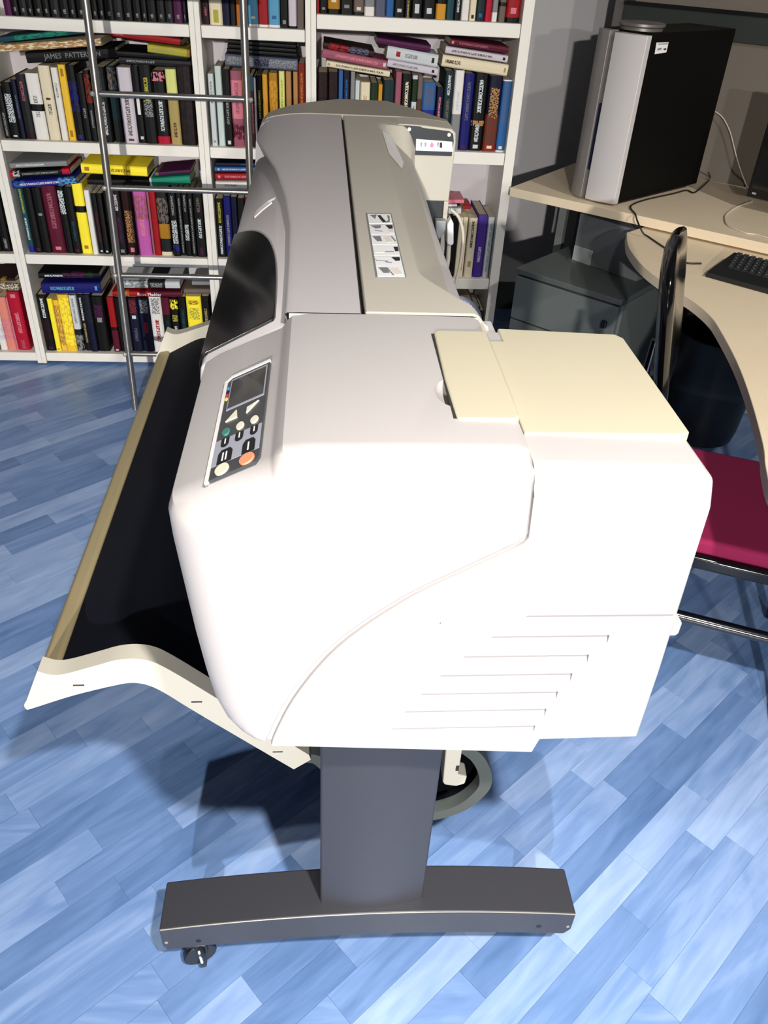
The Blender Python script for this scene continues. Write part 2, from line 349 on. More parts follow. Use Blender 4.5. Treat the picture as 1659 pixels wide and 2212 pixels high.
# front slope panel with handle pocket
fp = obj('front_panel', prism([(-.03, 1.07), (-.045, 1.082), (-.148, 1.0305), (-.156, 1.022), (-.158, 1.005), (-.157, .93), (-.10, .90), (-.03, .90)], .983, 2.10), M['plastic'], pl, bv=.004)
smn = Vector((-SL, 0, 1)).normalized(); smu = Vector((1, 0, SL)).normalized(); smy = Vector((0, 1, 0))
def slope_pt(x, y, h=0.0):
    return Vector((x, y, zslope(x))) + smn * h
def slope_plate(name, poly, h0, h1, m, parent=pl, bv=0):
    n = len(poly); v = [slope_pt(x, y, h0) for x, y in poly] + [slope_pt(x, y, h1) for x, y in poly]
    fs = [tuple(range(n)), tuple(range(2 * n - 1, n - 1, -1))] + [(i, (i + 1) % n, n + (i + 1) % n, n + i) for i in range(n)]
    return obj(name, mesh(v, fs), m, parent, bv=bv)
hp = [(-.126, 1.572), (-.112, 1.600), (-.093, 1.622), (-.089, 1.655), (-.104, 1.655), (-.122, 1.628), (-.130, 1.596)]
n = len(hp); v = [slope_pt(x, y, -.014) for x, y in hp] + [slope_pt(x, y, .01) for x, y in hp]
boolean(fp, mesh(v, [tuple(range(n)), tuple(range(2 * n - 1, n - 1, -1))] + [(i, (i + 1) % n, n + (i + 1) % n, n + i) for i in range(n)]))
fp.data.materials.clear(); fp.data.materials.append(M['plastic']); smooth(fp.data, 32)
slope_plate('handle_shade_plate', [(x, y) for x, y in hp], -.0138, -.012, M['black'])  # black plate paints the shade inside the handle pocket
slope_plate('handle_lip', [(-.1255, 1.576), (-.112, 1.602), (-.094, 1.624), (-.0940, 1.634), (-.113, 1.613), (-.1270, 1.588)], -.010, -.001, M['white2'], bv=.001)
# smoked window
wo = [(-.157, 1.004), (-.150, 1.006), (-.063, 1.016), (-.0605, 1.024)] + [tuple(p) for p in catmull([(-.0615, 1.09), (-.064, 1.17), (-.069, 1.25), (-.076, 1.315), (-.088, 1.385), (-.106, 1.448), (-.126, 1.487), (-.146, 1.508), (-.157, 1.512)], 4)]
slope_plate('window', [(x, y) for x, y in wo], -.004, .0016, M['window'], bv=.0012)
obj('window_skirt', prism([(-.1585, 1.028), (-.161, 1.012), (-.1605, .935), (-.152, .935), (-.152, 1.0)], 1.004, 1.510), M['window'], pl, bv=.003)
# top cover, front half: flares over the front at the far end
def hull(x):
    if x > -.02: return 1.1
    if x > -.13: return 1.1 - 1.0 * (x + .02) ** 2
    xs = [-.13, -.145, -.157, -.166, -.171]; zs = [1.0879, 1.080, 1.066, 1.035, .97]
    return float(np.interp(-x, [-a for a in xs], zs))
rp = []
for q in [(600, 800), (612, 690), (616, 655), (622, 560), (624, 480), (615, 420), (595, 360), (570, 320), (553, 299), (541, 288)]:
    x, y, z = -.05, 1, 1.09
    for _ in range(12): p = onZ(q[0], q[1], z); z = 0.5 * z + 0.5 * hull(p.x)
    rp.append((p.y, max(p.x, -.168)))
ry = [a for a, b in rp]; rx = [b for a, b in rp]
ylast = min(ry[-1], 2.25)
ys = list(np.linspace(.983, ylast, 44)); rows = []
for y in ys:
    xr = float(np.interp(y, ry, rx)); r = []
    zb = min(zslope(xr) - .006, hull(xr) - .004)
    r.append((xr + .0015 + .5 * max(hull(xr) - zb - .008, 0), y, zb)); r.append((xr, y, hull(xr) - .004)); r.append((xr + .0015, y, hull(xr) - .0012))
    for t in np.linspace(0, 1, 15): x = xr + .004 + (.0495 - xr - .004) * t; r.append((x, y, hull(x)))
    r.append((.0505, y, 1.099)); r.append((.0505, y, 1.05)); rows.append(r)
me = grid(rows); smooth(me, 40); obj('top_cover', me, M['plastic'], pl)
obj('top_cover_edge', boxm(-.04, .0505, .9825, .984, 1.05, 1.0985), M['plastic'], pl)
xs_ = list(np.linspace(.0505, -.165, 22))
polyF = [(x, hull(x)) for x in xs_] + [(-.170, .97), (-.168, .85), (-.15, .75), (.0505, .75)]
me = prism(polyF, ylast, 2.287); smooth(me, 30); obj('far_front_housing', me, M['plastic'], pl)
# rear cover with its sunken back slope
def zrear(x, y):
    zc = 1.1 if x < .20 else 1.1 - 38 * (x - .20) ** 2
    if x <= .14: return min(zc, 1.1)
    zr = 1.099 - .86 * (x - .14)
    if x > .225: zr -= 6 * (x - .225)
    near = 1.122 - (x - .145) * 1.75; far = 2.20
    t = min(max((y - near) / .03, 0), 1) * min(max((far - y) / .05, 0), 1); t = t * t * (3 - 2 * t)
    return zc * (1 - t) + min(zr, zc) * t
def xsc(x, y):
    if x <= .14: return x
    k = .82 + .18 * min(max((y - 1.12) / .7, 0), 1)
    if y < 1.12: k = .82 + .08 * min((1.12 - y) / .1, 1)
    return .14 + (x - .14) * k
cols = [.0565, .058, .08, .10, .12, .138] + [.141 + .0035 * k for k in range(27)] + [.236]
yy = sorted(set([.987, .990, 1.0] + list(np.linspace(1.005, 1.18, 60)) + list(np.linspace(1.25, 1.85, 9)) + list(np.linspace(1.9, 2.284, 22))))
rows = [[(.0565, y, 1.05), (.0565, y, 1.098)] + [(xsc(x, y), y, zrear(x, y) - (.0025 if y < .989 else 0)) for x in cols[1:]] + [(xsc(.240, y), y, .92 if y > 1.13 else 1.02)] for y in yy]
me = grid(rows); smooth(me, 24); obj('rear_cover', me, M['beige2'], pl)
obj('rear_cover_edge', boxm(.0565, .236, .9855, .987, .93, 1.0965) if False else prism([(.0565, 1.02), (.222, 1.02), (.224, 1.055), (.215, 1.085), (.20, 1.096), (.0565, 1.0975)], .9855, .987), M['beige2'], pl)
obj('cover_seam', boxm(.0500, .0570, .984, 2.287, 1.04, 1.088), M['gap'], pl)
obj('chassis', boxm(-.12, .215, .975, 2.287, .72, 1.04), M['plastic'], pl, bv=.006)
obj('platen', boxm(-.150, -.12, .985, 2.10, .76, .90), M['dark'], pl, bv=.004)
# far end cap and the box behind it
xs2 = list(np.linspace(.195, -.165, 28))
polyC = [(x, hull(x) + .002) for x in xs2] + [(-.172, .97), (-.170, .85), (-.15, .72), (.30, .72), (.338, .74), (.340, 1.06), (.337, 1.085), (.326, 1.094), (.26, 1.0995), (.215, 1.1015)]
bm_ = prism(polyC, 2.29, 2.50)
for v_ in bm_.vertices:
    if v_.co.y > 2.4: v_.co.y = 2.51 - max(0, .05 - v_.co.x) * .8 - max(0, v_.co.x - .18) * 1.35
o = obj('far_end_cap', bm_, M['taupe'], pl, bv=.004)
obj('supply_box', prism([(.19, .918), (.334, .918), (.339, 1.06), (.337, 1.084), (.326, 1.093), (.26, 1.0985), (.215, 1.1005), (.19, 1.10)], 2.20, 2.292), M['cream'], pl, bv=.003)
obj('supply_door', prism([(.197, 1.030), (.2235, 1.030), (.331, 1.030), (.333, 1.066), (.330, 1.082), (.320, 1.088), (.252, 1.0935), (.246, 1.0965), (.215, 1.0975), (.195, 1.0975)], 2.197, 2.2005), M['dark'], pl, bv=.0008)
def face_plate(name, pix, y, m, th=.0008, parent=pl, bv=0):
    return obj(name, prism([(p.x, p.z) for p in [onY(a, b, y) for a, b in pix]], y - th, y), m, parent, bv=bv)
sk = face_plate('supply_sticker', [(899, 300), (977, 306), (978, 328), (898, 325)], 2.197, M['white'])
face_plate('drop_mark', [(929, 313), (933, 306), (937, 313), (935, 318), (930, 318)], 2.196, M['pink'], parent=sk)
face_plate('cartridge_mark', [(950, 308), (955, 308), (955, 319), (950, 319)], 2.196, M['ink'], parent=sk)
for a in (908, 917, 944): face_plate('line_mark', [(a, 308), (a + 4, 308), (a + 3, 317), (a + 1, 317)], 2.196, M['lilac'], parent=sk)
for (a, b) in ((884, 279), (970, 291)):
    p = onY(a, b, 2.196); obj('screw', prism([(p.x + .0045 * math.cos(t), p.z + .0045 * math.sin(t)) for t in np.linspace(0, 2 * math.pi, 12)[:-1]], 2.1935, 2.197), M['metalw'], pl)
obj('connector_bay', boxm(.215, .322, 2.205, 2.30, .74, .918), M['dark'], pl, bv=.002)
obj('bay_rail', boxm(.322, .3345, 2.20, 2.30, .74, .918), M['cream'], pl, bv=.002)
face_plate('clear_cap', [(938, 470), (962, 470), (960, 490), (946, 512), (939, 498)], 2.20, M['foam'], th=.03, bv=.004)
pc = empty('plotter_power_cable', (.33, 2.19, .6), 'cream power cable with white plug hanging behind the plotter', 'cable')
p = [onY(a, b, 2.19) for a, b in [(973, 452), (990, 468), (999, 495), (1000, 525), (994, 570), (985, 610), (978, 660)]]
obj('cord', tube([tuple(q) for q in catmull([tuple(q) for q in p], 5)], .0042, 8), M['cablew'], pc)
p = [onY(a, b, 2.185) for a, b in [(972, 467), (978, 478), (978, 522), (974, 526), (964, 523), (964, 480)]]
obj('plug', prism([(q.x, q.z) for q in p], 2.165, 2.195), M['white2'], pc, bv=.004)
p = [onY(a, b, 2.182) for a, b in [(970, 525), (968, 560), (962, 600), (960, 660)]]
obj('plug_cord', tube([tuple(q) for q in p], .006, 8), M['cablew'], pc)
# labels on the covers
def flat_plate(name, pix, z, m, th=.0007, parent=pl):
    return obj(name, prism([(p.x, p.y) for p in [onZ(a, b, z) for a, b in pix]], z, z + th, 'Z'), m, parent)
def lerp2(u, v, q=((790, 461), (845, 461), (878, 600), (812, 600))):
    a, b, c, d = [Vector(k) for k in q]; return tuple((a * (1 - u) + b * u) * (1 - v) + (d * (1 - u) + c * u) * v)
gl = flat_plate('guide_label', [lerp2(0, 0), lerp2(1, 0), lerp2(1, 1), lerp2(0, 1)], 1.1001, M['grey'])
pics = [[('grey', [(.1, .1), (.4, .05), (.3, .5)]), ('ink', [(.42, .15), (.55, .1), (.75, .8), (.6, .85)]), ('grey', [(.85, .1), (.95, .2), (.9, .8), (.7, .9), (.85, .6)])],
        [('grey', [(.05, .1), (.5, .05), (.45, .35), (.25, .4)]), ('ink', [(.68, .05), (.98, .05), (.96, .4), (.8, .42)]), ('violet', [(.2, .55), (.5, .65), (.5, .72), (.2, .62)]), ('bead', [(.75, .5), (.97, .5), (.95, .85), (.8, .85)])],
        [('grey', [(.05, .1), (.38, .08), (.42, .6), (.22, .62)]), ('grey', [(.8, .1), (.86, .1), (.98, .6), (.92, .62)]), ('bead', [(.5, .15), (.75, .12), (.85, .7), (.6, .75)])],
        [('ink', [(.82, .1), (.99, .1), (.99, .55), (.85, .55)]), ('bead', [(.03, .55), (.4, .55), (.4, .65), (.05, .65)]), ('grey', [(.45, .55), (.8, .58), (.8, .66), (.45, .63)])],
        [('ink', [(.65, .08), (.97, .08), (.96, .42), (.78, .45)]), ('violet', [(.38, .5), (.62, .6), (.62, .68), (.38, .58)]), ('grey', [(.0, .2), (.08, .4), (.5, .45), (.5, .5), (.06, .45)])],
        [('grey', [(.08, .05), (.4, .05), (.48, .6), (.25, .62)]), ('bead', [(.5, .1), (.8, .1), (.95, .75), (.65, .8)]), ('grey', [(.4, .08), (.44, .08), (.62, .85), (.57, .85)])]]
for i, pic in enumerate(pics):
    v0, v1 = .012 + i * .1645, .012 + (i + 1) * .1645 - .012
    cell = flat_plate('guide_picture', [lerp2(.06, v0), lerp2(.96, v0), lerp2(.96, v1), lerp2(.06, v1)], 1.1007, M['white'], parent=gl)
    for mm, pg in pic:
        flat_plate('drawing', [lerp2(.06 + .9 * a, v0 + (v1 - v0) * b) for a, b in pg], 1.1013, M[mm], .0004, cell)
def rear_plate(name, pix, m, h=.0012):
    pts = []
    for a, b in pix:
        z = 1.06
        for _ in range(25): q = onZ(a, b, z); z = .6 * z + .4 * zrear(q.x, q.y)
        pts.append(Vector((q.x, q.y, zrear(q.x, q.y) + h)))
    return pts
q4 = rear_plate('warning_sticker', [(825, 283), (846, 293), (872, 352), (868, 366), (840, 333)], None)
ce = sum(q4, Vector()) / 5
ws = obj('warning_sticker', mesh([ce] + q4, [(0, i + 1, (i + 1) % 5 + 1) for i in range(5)]), M['white'], pl)
# control panel on the slope
PX0, PX1, PY0, PY1 = -.108, -.0585, .668, .883
def pp(u, v): return (PX0 + (PX1 - PX0) * v, PY0 + (PY1 - PY0) * u)      # u: near->far, v: front->back
def quad(u0, u1, v0, v1): return [pp(u0, v0), pp(u0, v1), pp(u1, v1), pp(u1, v0)]
cp = slope_plate('control_panel', [pp(0, 0), pp(0, .93), pp(.04, 1), pp(1, 1), pp(1, .1), pp(.97, 0)], -.002, .0016, M['graph'], bv=.0005)
slope_plate('panel_rim', [pp(-.01, -.075), pp(-.01, -.0), pp(.975, .0), pp(1.003, .1), pp(1.003, 1.0), pp(1.03, 1.0), pp(1.03, .08), pp(.985, -.075)], -.001, .0022, M['white2'], cp)
slope_plate('screen_frame', quad(.625, .975, .10, .955), .0015, .0020, M['lilac'], cp)
slope_plate('screen', quad(.645, .955, .125, .93), .0015, .0023, M['screen'], cp)
slope_plate('legend_field', quad(.105, .335, .005, .985), .0014, .0019, M['lilac'], cp)
def disc(u, v, ru, rv, n=20): return [pp(u + ru * math.cos(t), v + rv * math.sin(t)) for t in np.linspace(0, 2 * math.pi, n + 1)[:-1]]
for v, m_ in ((.20, 'teal'), (.505, 'btn'), (.81, 'btn')): slope_plate('round_button', disc(.395, v, .034, .085), .001, .0032, M[m_], cp, bv=.0005)
slope_plate('arrow_button', [pp(.50, .14), pp(.585, .36), pp(.50, .40)], .001, .003, M['btn'], cp, bv=.0004)
slope_plate('arrow_button', [pp(.50, .60), pp(.51, .64), pp(.585, .86), pp(.56, .60)], .001, .003, M['btn'], cp, bv=.0004)
slope_plate('round_button', disc(.048, .26, .045, .14), .001, .0034, M['btn'], cp, bv=.0005)
slope_plate('round_button', disc(.048, .76, .045, .15), .001, .0034, M['orange'], cp, bv=.0005)
def tab(u0, u1, v, w): 
    return [pp(u1, v - w), pp(u1, v + w)] + [pp(u0 + .03 - .03 * math.sin(t), v + w * math.cos(t)) for t in np.linspace(0, math.pi, 9)]
for u0, u1, v, w, k in ((.25, .335, .22, .085, 1), (.25, .335, .52, .085, 1), (.25, .335, .83, .08, 1)):
    tb = slope_plate('legend_tab', tab(u0, u1, v, w), .0018, .0023, M['ink'], cp)
    slope_plate('legend_mark', quad(u0 + .03, u1 - .01, v - .01, v + .015), .0022, .0026, M['white'], tb)
for u0, u1, v, w, k in ((.105, .225, .27, .15, 2), (.105, .225, .76, .13, 1)):
    tb = slope_plate('legend_tab', [pp(u0, v - w), pp(u0, v + w), pp(u1 - .03, v + w), pp(u1, v + w * .6), pp(u1, v - w * .6), pp(u1 - .03, v - w)], .0018, .0023, M['ink'], cp)
    for j in range(k): slope_plate('legend_mark', quad(u0 + .02, u1 - .03, v - .02 + j * .07 - .035 * (k - 1), v + .01 + j * .07 - .035 * (k - 1)), .0022, .0026, M['white'], tb)
for u, m_ in ((.885, 'blue'), (.845, 'ink'), (.805, 'mag'), (.765, 'yel')): slope_plate('ink_dot', disc(u, .05, .016, .035, 12), .0014, .0024, M[m_], cp)
# media bin below the body
YB = .85
top = [(85, 1437), (130, 1445), (210, 1425), (250, 1414), (290, 1410), (330, 1416), (370, 1435), (445, 1480), (560, 1552), (668, 1618)]
bot = [(672, 1628), (635, 1649), (560, 1605), (470, 1552), (400, 1510), (360, 1485), (325, 1468), (290, 1462), (250, 1468), (160, 1490), (75, 1517), (62, 1519), (57, 1510), (62, 1500)]
tp_ = [tuple(p) for p in catmull(top, 4)]; bt_ = [tuple(p) for p in catmull(bot[2:], 4)]
pg = [(q.x, q.z) for q in [onY(a, b, YB) for a, b in tp_ + bot[:2] + bt_]]
mid_ = [onY(a, b, YB + .01) for a, b in [(100, 1475), (130, 1468), (210, 1450), (255, 1442), (290, 1438), (325, 1443), (365, 1462), (400, 1484), (470, 1530), (560, 1587), (650, 1636)]]
mb = empty('media_bin', (-.15, 1.47, .3), 'dark fabric paper catch bin with khaki front bar slung under the plotter', 'paper bin')
obj('side_arm', prism(pg, YB - .012, YB + .018), M['cream'], mb, bv=.004)
obj('side_arm', prism(pg, 2.03, 2.06), M['cream'], mb, bv=.004)
for (a, b) in ((170, 1480), (425, 1516), (600, 1624)):
    q = onY(a, b, YB - .012); obj('arm_slot', boxm(q.x - .008, q.x + .008, YB - .0125, YB - .010, q.z - .0012, q.z + .0012), M['gap'], mb)
bx0 = onZ(60, 1512, .55).x; bx1 = onZ(131, 1441, .55).x
br = [(bx0 - .002, .546), (bx0 + .006, .540), (bx1, .548), (bx1 + .002, .556), (bx1 - .004, .561), (bx0 + .006, .557)]
obj('front_bar', prism(br, YB + .016, 2.03), M['khaki'], mb, bv=.004)
path = [(bx1, .552)] + [(q.x, q.z) for q in mid_[2:]] + [(.0, .365), (.05, .285), (.11, .222), (.18, .200), (.245, .222), (.281, .270), (.285, .312), (.266, .362), (.236, .395)]
path = [tuple(p) for p in catmull(path, 5)]
obj('fabric', ribbon(path, .003, YB + .02, 2.03), M['fabric'], mb)
hp_ = [p for p in path if p[0] > -.06]
k0 = next(i for i, p in enumerate(path) if p[0] > -.045)
obj('hem', ribbon(path[k0:], .022, YB + .012, YB + .035), M['hem'], mb, sm=40)
lb = [onY(a, b, YB - .01) for a, b in [(968, 1560), (1008, 1560), (990, 1672), (1009, 1676), (1004, 1692), (985, 1697), (960, 1694), (956, 1688)]]
obj('rear_bracket', prism([(q.x, q.z) for q in lb], YB - .012, YB + .018), M['cream'], mb, bv=.003)
q = onY(988, 1660, YB - .013); obj('arm_slot', boxm(q.x - .0025, q.x + .0025, YB - .0135, YB - .0115, q.z - .006, q.z + .006), M['gap'], mb)
# stand
sd = empty('plotter_stand', (.086, 1.47, 0), 'dark grey steel stand with arched feet on casters under the plotter', 'stand')
def leg(yc, near):
    s = 1 if near else -1
    pts = [(.000, yc + s * .035), (.172, yc + s * .035)] + [(.172 - .172 * t, yc + s * (-.028 - .012 * math.sin(math.pi * t))) for t in np.linspace(0, 1, 9)]
    col = obj('column', prism(pts, .145, .719, 'Z'), M['charcoal'], sd, bv=.004)
    n = 25; xs = np.linspace(-.264, .436, n); poly = [(x, .145 + .028 * (1 - ((x - .086) / .35) ** 2)) for x in xs] + [(x, .078 + .026 * (1 - ((x - .086) / .35) ** 2)) for x in xs[::-1]]
    poly[-1] = (-.258, .080); poly.append((-.264, .092)); poly[n] = (.425, .080); poly.insert(n, (.436, .095))
    ft = obj('foot', prism(poly, yc - .050, yc + .034), M['charcoal'], sd, bv=.0035)
    ed = [(x, .145 + .028 * (1 - ((x - .086) / .35) ** 2)) for x in np.linspace(-.262, .434, 25)]
    if near:
        obj('worn_edge', tube([(x, yc - .0495, z - .0008) for x, z in ed], .0012, 6), M['edge'], ft)
        for hx, hz in ((-.203, .106), (.376, .110)): obj('bolt_hole', prism([(hx + .0045 * math.cos(t), hz + .0045 * math.sin(t)) for t in np.linspace(0, 2 * math.pi, 11)[:-1]], yc - .0506, yc - .049), M['black'], ft)
        for hx, hz in ((-.256, .105), (.428, .106)): obj('end_screw', prism([(hx + .003 * math.cos(t), hz + .003 * math.sin(t)) for t in np.linspace(0, 2 * math.pi, 9)[:-1]], yc - .0508, yc - .049), M['edge'], ft)
    for cx_, cy_, a in ((-.214, yc - .018, .35), (.385, yc + .022, 1.2)):
        cs = obj('caster', lathe([(.0, .082), (.012, .082), (.012, .062), (.0, .062)], 14, (cx_, cy_, 0)), M['dark'], sd)
        d = Vector((math.cos(a), math.sin(a), 0)); sdv = Vector((-d.y, d.x, 0))
        for k in (-1, 1):
            ring = []
            c0 = Vector((cx_, cy_, .029)) + sdv * .012 * k
            pts = [c0 + d * .029 * math.cos(t) + Vector((0, 0, .029 * math.sin(t))) for t in np.linspace(0, 2 * math.pi, 23)[:-1]]
            m_ = len(pts); v = [p - sdv * .007 for p in pts] + [p + sdv * .007 for p in pts]
            me = mesh(v, [tuple(range(m_)), tuple(range(2 * m_ - 1, m_ - 1, -1))] + [(i, (i + 1) % m_, m_ + (i + 1) % m_, m_ + i) for i in range(m_)])
            obj('wheel', me, M['black'], cs, bv=.003)
        obj('hood', obox((cx_ - .016, cy_ - .02), (1, 0), (0, 1), .036, .04, .036, .064), M['black'], cs, bv=.004)
        obj('brake_lever', prism([(cx_ + .006, .062), (cx_ + .012, .062), (cx_ + .018, .02), (cx_ + .008, .018)], cy_ - .034, cy_ - .020), M['edge'] if False else M['dark'], cs, bv=.001)
        obj('brake_stem', tube([(cx_ + .008, cy_ - .03, .066), (cx_ + .012, cy_ - .036, .040)], .0022, 6), M['metalw'], cs)
leg(.755, True); leg(2.185, False)
obj('cross_beam', boxm(.05, .12, .79, 2.15, .62, .70), M['charcoal'], sd, bv=.004)

# ------------------------------------------------------------------ bookcases
BY = 3.095; BYB = 3.375
CASES = {0: ('far left', -1.83, -1.135), 1: ('wide left', -1.099, -.426), 2: ('narrow', -.390, -.052), 3: ('wide right', -.016, .660)}
SHELF = {0: [.048, .444, .839, 1.208], 1: [.048, .444, .839, 1.208], 2: [.048, .444, .839, 1.208], 3: [.048, .390, .853, 1.254]}
RN = ['bottom', 'middle', 'upper', 'top']
CL = {0: 'white bookcase unit at the far left edge, mostly out of view', 1: 'wide white bookcase full of books behind the ladder', 2: 'narrow white bookcase between the two wide ones', 3: 'wide white bookcase beside the grey wall and desk'}
for k, (nm, x0, x1) in CASES.items():
    t = empty('bookcase', ((x0 + x1) / 2, 3.235, 0), CL[k], 'bookcase', 'white bookcases along the back')
    wl = .018; wr = .036 if k == 3 else .018
    for a, b in ((x0 - wl, x0), (x1, x1 + wr)):
        obj('side_panel', boxm(a + .0002, b - .0002, BY, BYB, 0.004, 2.06), M['case'], t, bv=.0015)
    for z in SHELF[k] + [1.60, 1.98]:
        obj('shelf', boxm(x0 + .001, x1 - .001, BY + .003, BYB - .006, z - (.042 if k == 3 and z < 1.3 and z > .1 else .036), z), M['case'], t, bv=.003)
    obj('back_panel', boxm(x0, x1, BYB - .006, BYB, .012, 2.06), M['caseback'], t)
    obj('under_shade_strip', boxm(x0 + .001, x1 - .001, BY + .05, BY + .065, .0, .012), M['black'], t)  # black strip added as the shadow line below the bottom board
    obj('top_board', boxm(x0 + .0005, x1 - .0005, BY, BYB, 2.04, 2.06), M['case'], t, bv=.001)

# ------------------------------------------------------------------ books
PAL = {'black': (6, 6, 6), 'white': (226, 222, 216), 'cream': (222, 210, 180), 'yellow': (250, 230, 54), 'gold': (232, 188, 52), 'navy': (9, 12, 40), 'blue': (26, 34, 128),
       'royal': (16, 18, 96), 'sky': (86, 150, 184), 'steel': (40, 92, 150), 'teal': (20, 66, 74), 'green': (16, 128, 100), 'dkgreen': (22, 44, 20), 'maroon': (84, 12, 38), 'dkmaroon': (36, 6, 12), 'red': (150, 14, 22),
       'crimson': (172, 14, 44), 'pink': (206, 120, 134), 'rose': (150, 82, 98), 'orchid': (178, 84, 158), 'purple': (74, 48, 140), 'plum': (70, 14, 60), 'grey': (128, 130, 130), 'pale': (196, 202, 204), 'mint': (192, 206, 200),
       'brown': (84, 52, 36), 'tan': (168, 124, 72), 'ochre': (200, 142, 40), 'mustard': (164, 116, 24), 'khaki': (166, 146, 90), 'olive': (168, 164, 56), 'lime': (214, 218, 130), 'taupe': (104, 92, 84), 'salmon': (220, 132, 116),
       'lilac': (200, 192, 200), 'slate': (84, 88, 108), 'char': (24, 25, 28), 'rust': (120, 36, 20), 'dkteal': (16, 40, 44), 'orange': (190, 112, 40)}
WORD = {'black': 'black', 'white': 'white', 'cream': 'cream', 'yellow': 'bright yellow', 'gold': 'golden yellow', 'navy': 'dark navy', 'blue': 'blue', 'royal': 'royal blue', 'sky': 'light teal blue', 'steel': 'steel blue', 'teal': 'dark teal',
        'green': 'emerald green', 'dkgreen': 'dark green', 'maroon': 'maroon', 'dkmaroon': 'dark maroon', 'red': 'red', 'crimson': 'crimson', 'pink': 'pink', 'rose': 'dusty rose', 'orchid': 'orchid pink', 'purple': 'purple', 'plum': 'plum',
        'grey': 'grey', 'pale': 'pale grey', 'mint': 'pale mint', 'brown': 'brown', 'tan': 'tan', 'ochre': 'ochre', 'mustard': 'mustard', 'khaki': 'khaki', 'olive': 'olive yellow', 'lime': 'pale lime', 'taupe': 'taupe', 'salmon': 'salmon',
        'lilac': 'lilac white', 'slate': 'slate grey', 'char': 'charcoal', 'rust': 'rust red', 'dkteal': 'very dark teal', 'orange': 'orange brown'}
BM = {}
def book_mat(base, bands):
    key = (base, tuple(bands))
    if key in BM: return BM[key]
    m = bpy.data.materials.new('book_' + base); m.use_nodes = True; nt = m.node_tree; N = nt.nodes; L = nt.links; b = N['Principled BSDF']
    b.inputs['Roughness'].default_value = 0.55; b.inputs['Specular IOR Level'].default_value = 0.2
    tc = N.new('ShaderNodeTexCoord'); sp = N.new('ShaderNodeSeparateXYZ'); L.new(tc.outputs['Generated'], sp.inputs[0])
    cur = None
    def rng(sock, a, c):
        m1 = N.new('ShaderNodeMath'); m1.operation = 'GREATER_THAN'; m1.inputs[1].default_value = a; L.new(sock, m1.inputs[0])
        m2 = N.new('ShaderNodeMath'); m2.operation = 'LESS_THAN'; m2.inputs[1].default_value = c; L.new(sock, m2.inputs[0])
        m3 = N.new('ShaderNodeMath'); m3.operation = 'MULTIPLY'; L.new(m1.outputs[0], m3.inputs[0]); L.new(m2.outputs[0], m3.inputs[1]); return m3.outputs[0]
    def mul(a, c):
        m3 = N.new('ShaderNodeMath'); m3.operation = 'MULTIPLY'; L.new(a, m3.inputs[0]); L.new(c, m3.inputs[1]); return m3.outputs[0]
    for (z0, z1, colr, style) in bands:
        msk = rng(sp.outputs['Z'], z0, z1)
        if style in ('t', 'T', 'd', 'p'):
            hw = {'t': .16, 'T': .34, 'd': .2, 'p': .5}[style]
            if hw < .5: msk = mul(msk, rng(sp.outputs['X'], .5 - hw, .5 + hw))
            msk = mul(msk, rng(sp.outputs['Y'], -.1, .12))
            if style != 'd':
                mp = N.new('ShaderNodeMapping'); mp.inputs['Scale'].default_value = {'t': (3.2, 0, 46), 'T': (5, 0, 30), 'p': (4, 0, 9)}[style]; L.new(tc.outputs['Generated'], mp.inputs[0])
                nz = N.new('ShaderNodeTexNoise'); nz.inputs['Scale'].default_value = 1.6; nz.inputs['Detail'].default_value = 1; L.new(mp.outputs[0], nz.inputs[0])
                g = N.new('ShaderNodeMath'); g.operation = 'GREATER_THAN'; g.inputs[1].default_value = .47; L.new(nz.outputs[0], g.inputs[0]); msk = mul(msk, g.outputs[0])
        mx = N.new('ShaderNodeMix'); mx.data_type = 'RGBA'; L.new(msk, mx.inputs[0])
        if cur is None: mx.inputs[6].default_value = lin(PAL[base])
        else: L.new(cur, mx.inputs[6])
        mx.inputs[7].default_value = lin(PAL[colr]); cur = mx.outputs[2]
    if cur is None: b.inputs['Base Color'].default_value = lin(PAL[base])
    else: L.new(cur, b.inputs['Base Color'])
    BM[key] = m; return m
PAGE = mat('book_pages', (206, 192, 160), 0.9, bump=0.5, bscale=900)
PAGED = mat('book_pages_old', (120, 104, 86), 0.9, bump=0.5, bscale=900)
NB = [0]
def book(name, w, h, d, base, bands, loc, rot, label, group, pages=PAGE, yaw=0.0):
    """w thickness, h height, d depth; spine faces -Y, base centre of the spine at loc"""
    t = empty('book' if name is None else name, loc, label, 'book', group)
    t.rotation_euler = rot
    hard = w > .022; bt = .0022 if hard else .0012; ov = .003 if hard else .0006; bu = min(.003, w * .12)
    prof = [(-w / 2, d), (-w / 2, .003), (-w * .38, -bu * .5), (0, -bu), (w * .38, -bu * .5), (w / 2, .003), (w / 2, d), (w / 2 - bt, d), (w / 2 - bt, .006), (-w / 2 + bt, .006), (-w / 2 + bt, d)]
    me = prism(prof, 0, h, 'Z'); me.materials.append(book_mat(base, bands))
    o = bpy.data.objects.new('cover', me); C.objects.link(o); o.parent = t
    me2 = boxm(-w / 2 + bt + .0001, w / 2 - bt - .0001, .0065, d - ov, ov, h - ov); me2.materials.append(pages)
    o2 = bpy.data.objects.new('pages', me2); C.objects.link(o2); o2.parent = t
    NB[0] += 1
    return t
ORD = ['first', 'second', 'third', 'fourth', 'fifth', 'sixth', 'seventh', 'eighth', 'ninth', 'tenth', 'eleventh', 'twelfth', 'thirteenth', 'fourteenth', 'fifteenth', 'sixteenth', 'seventeenth', 'eighteenth', 'nineteenth',
       'twentieth', 'twenty-first', 'twenty-second', 'twenty-third', 'twenty-fourth', 'twenty-fifth', 'twenty-sixth', 'twenty-seventh', 'twenty-eighth', 'twenty-ninth', 'thirtieth']
SP = 3.122
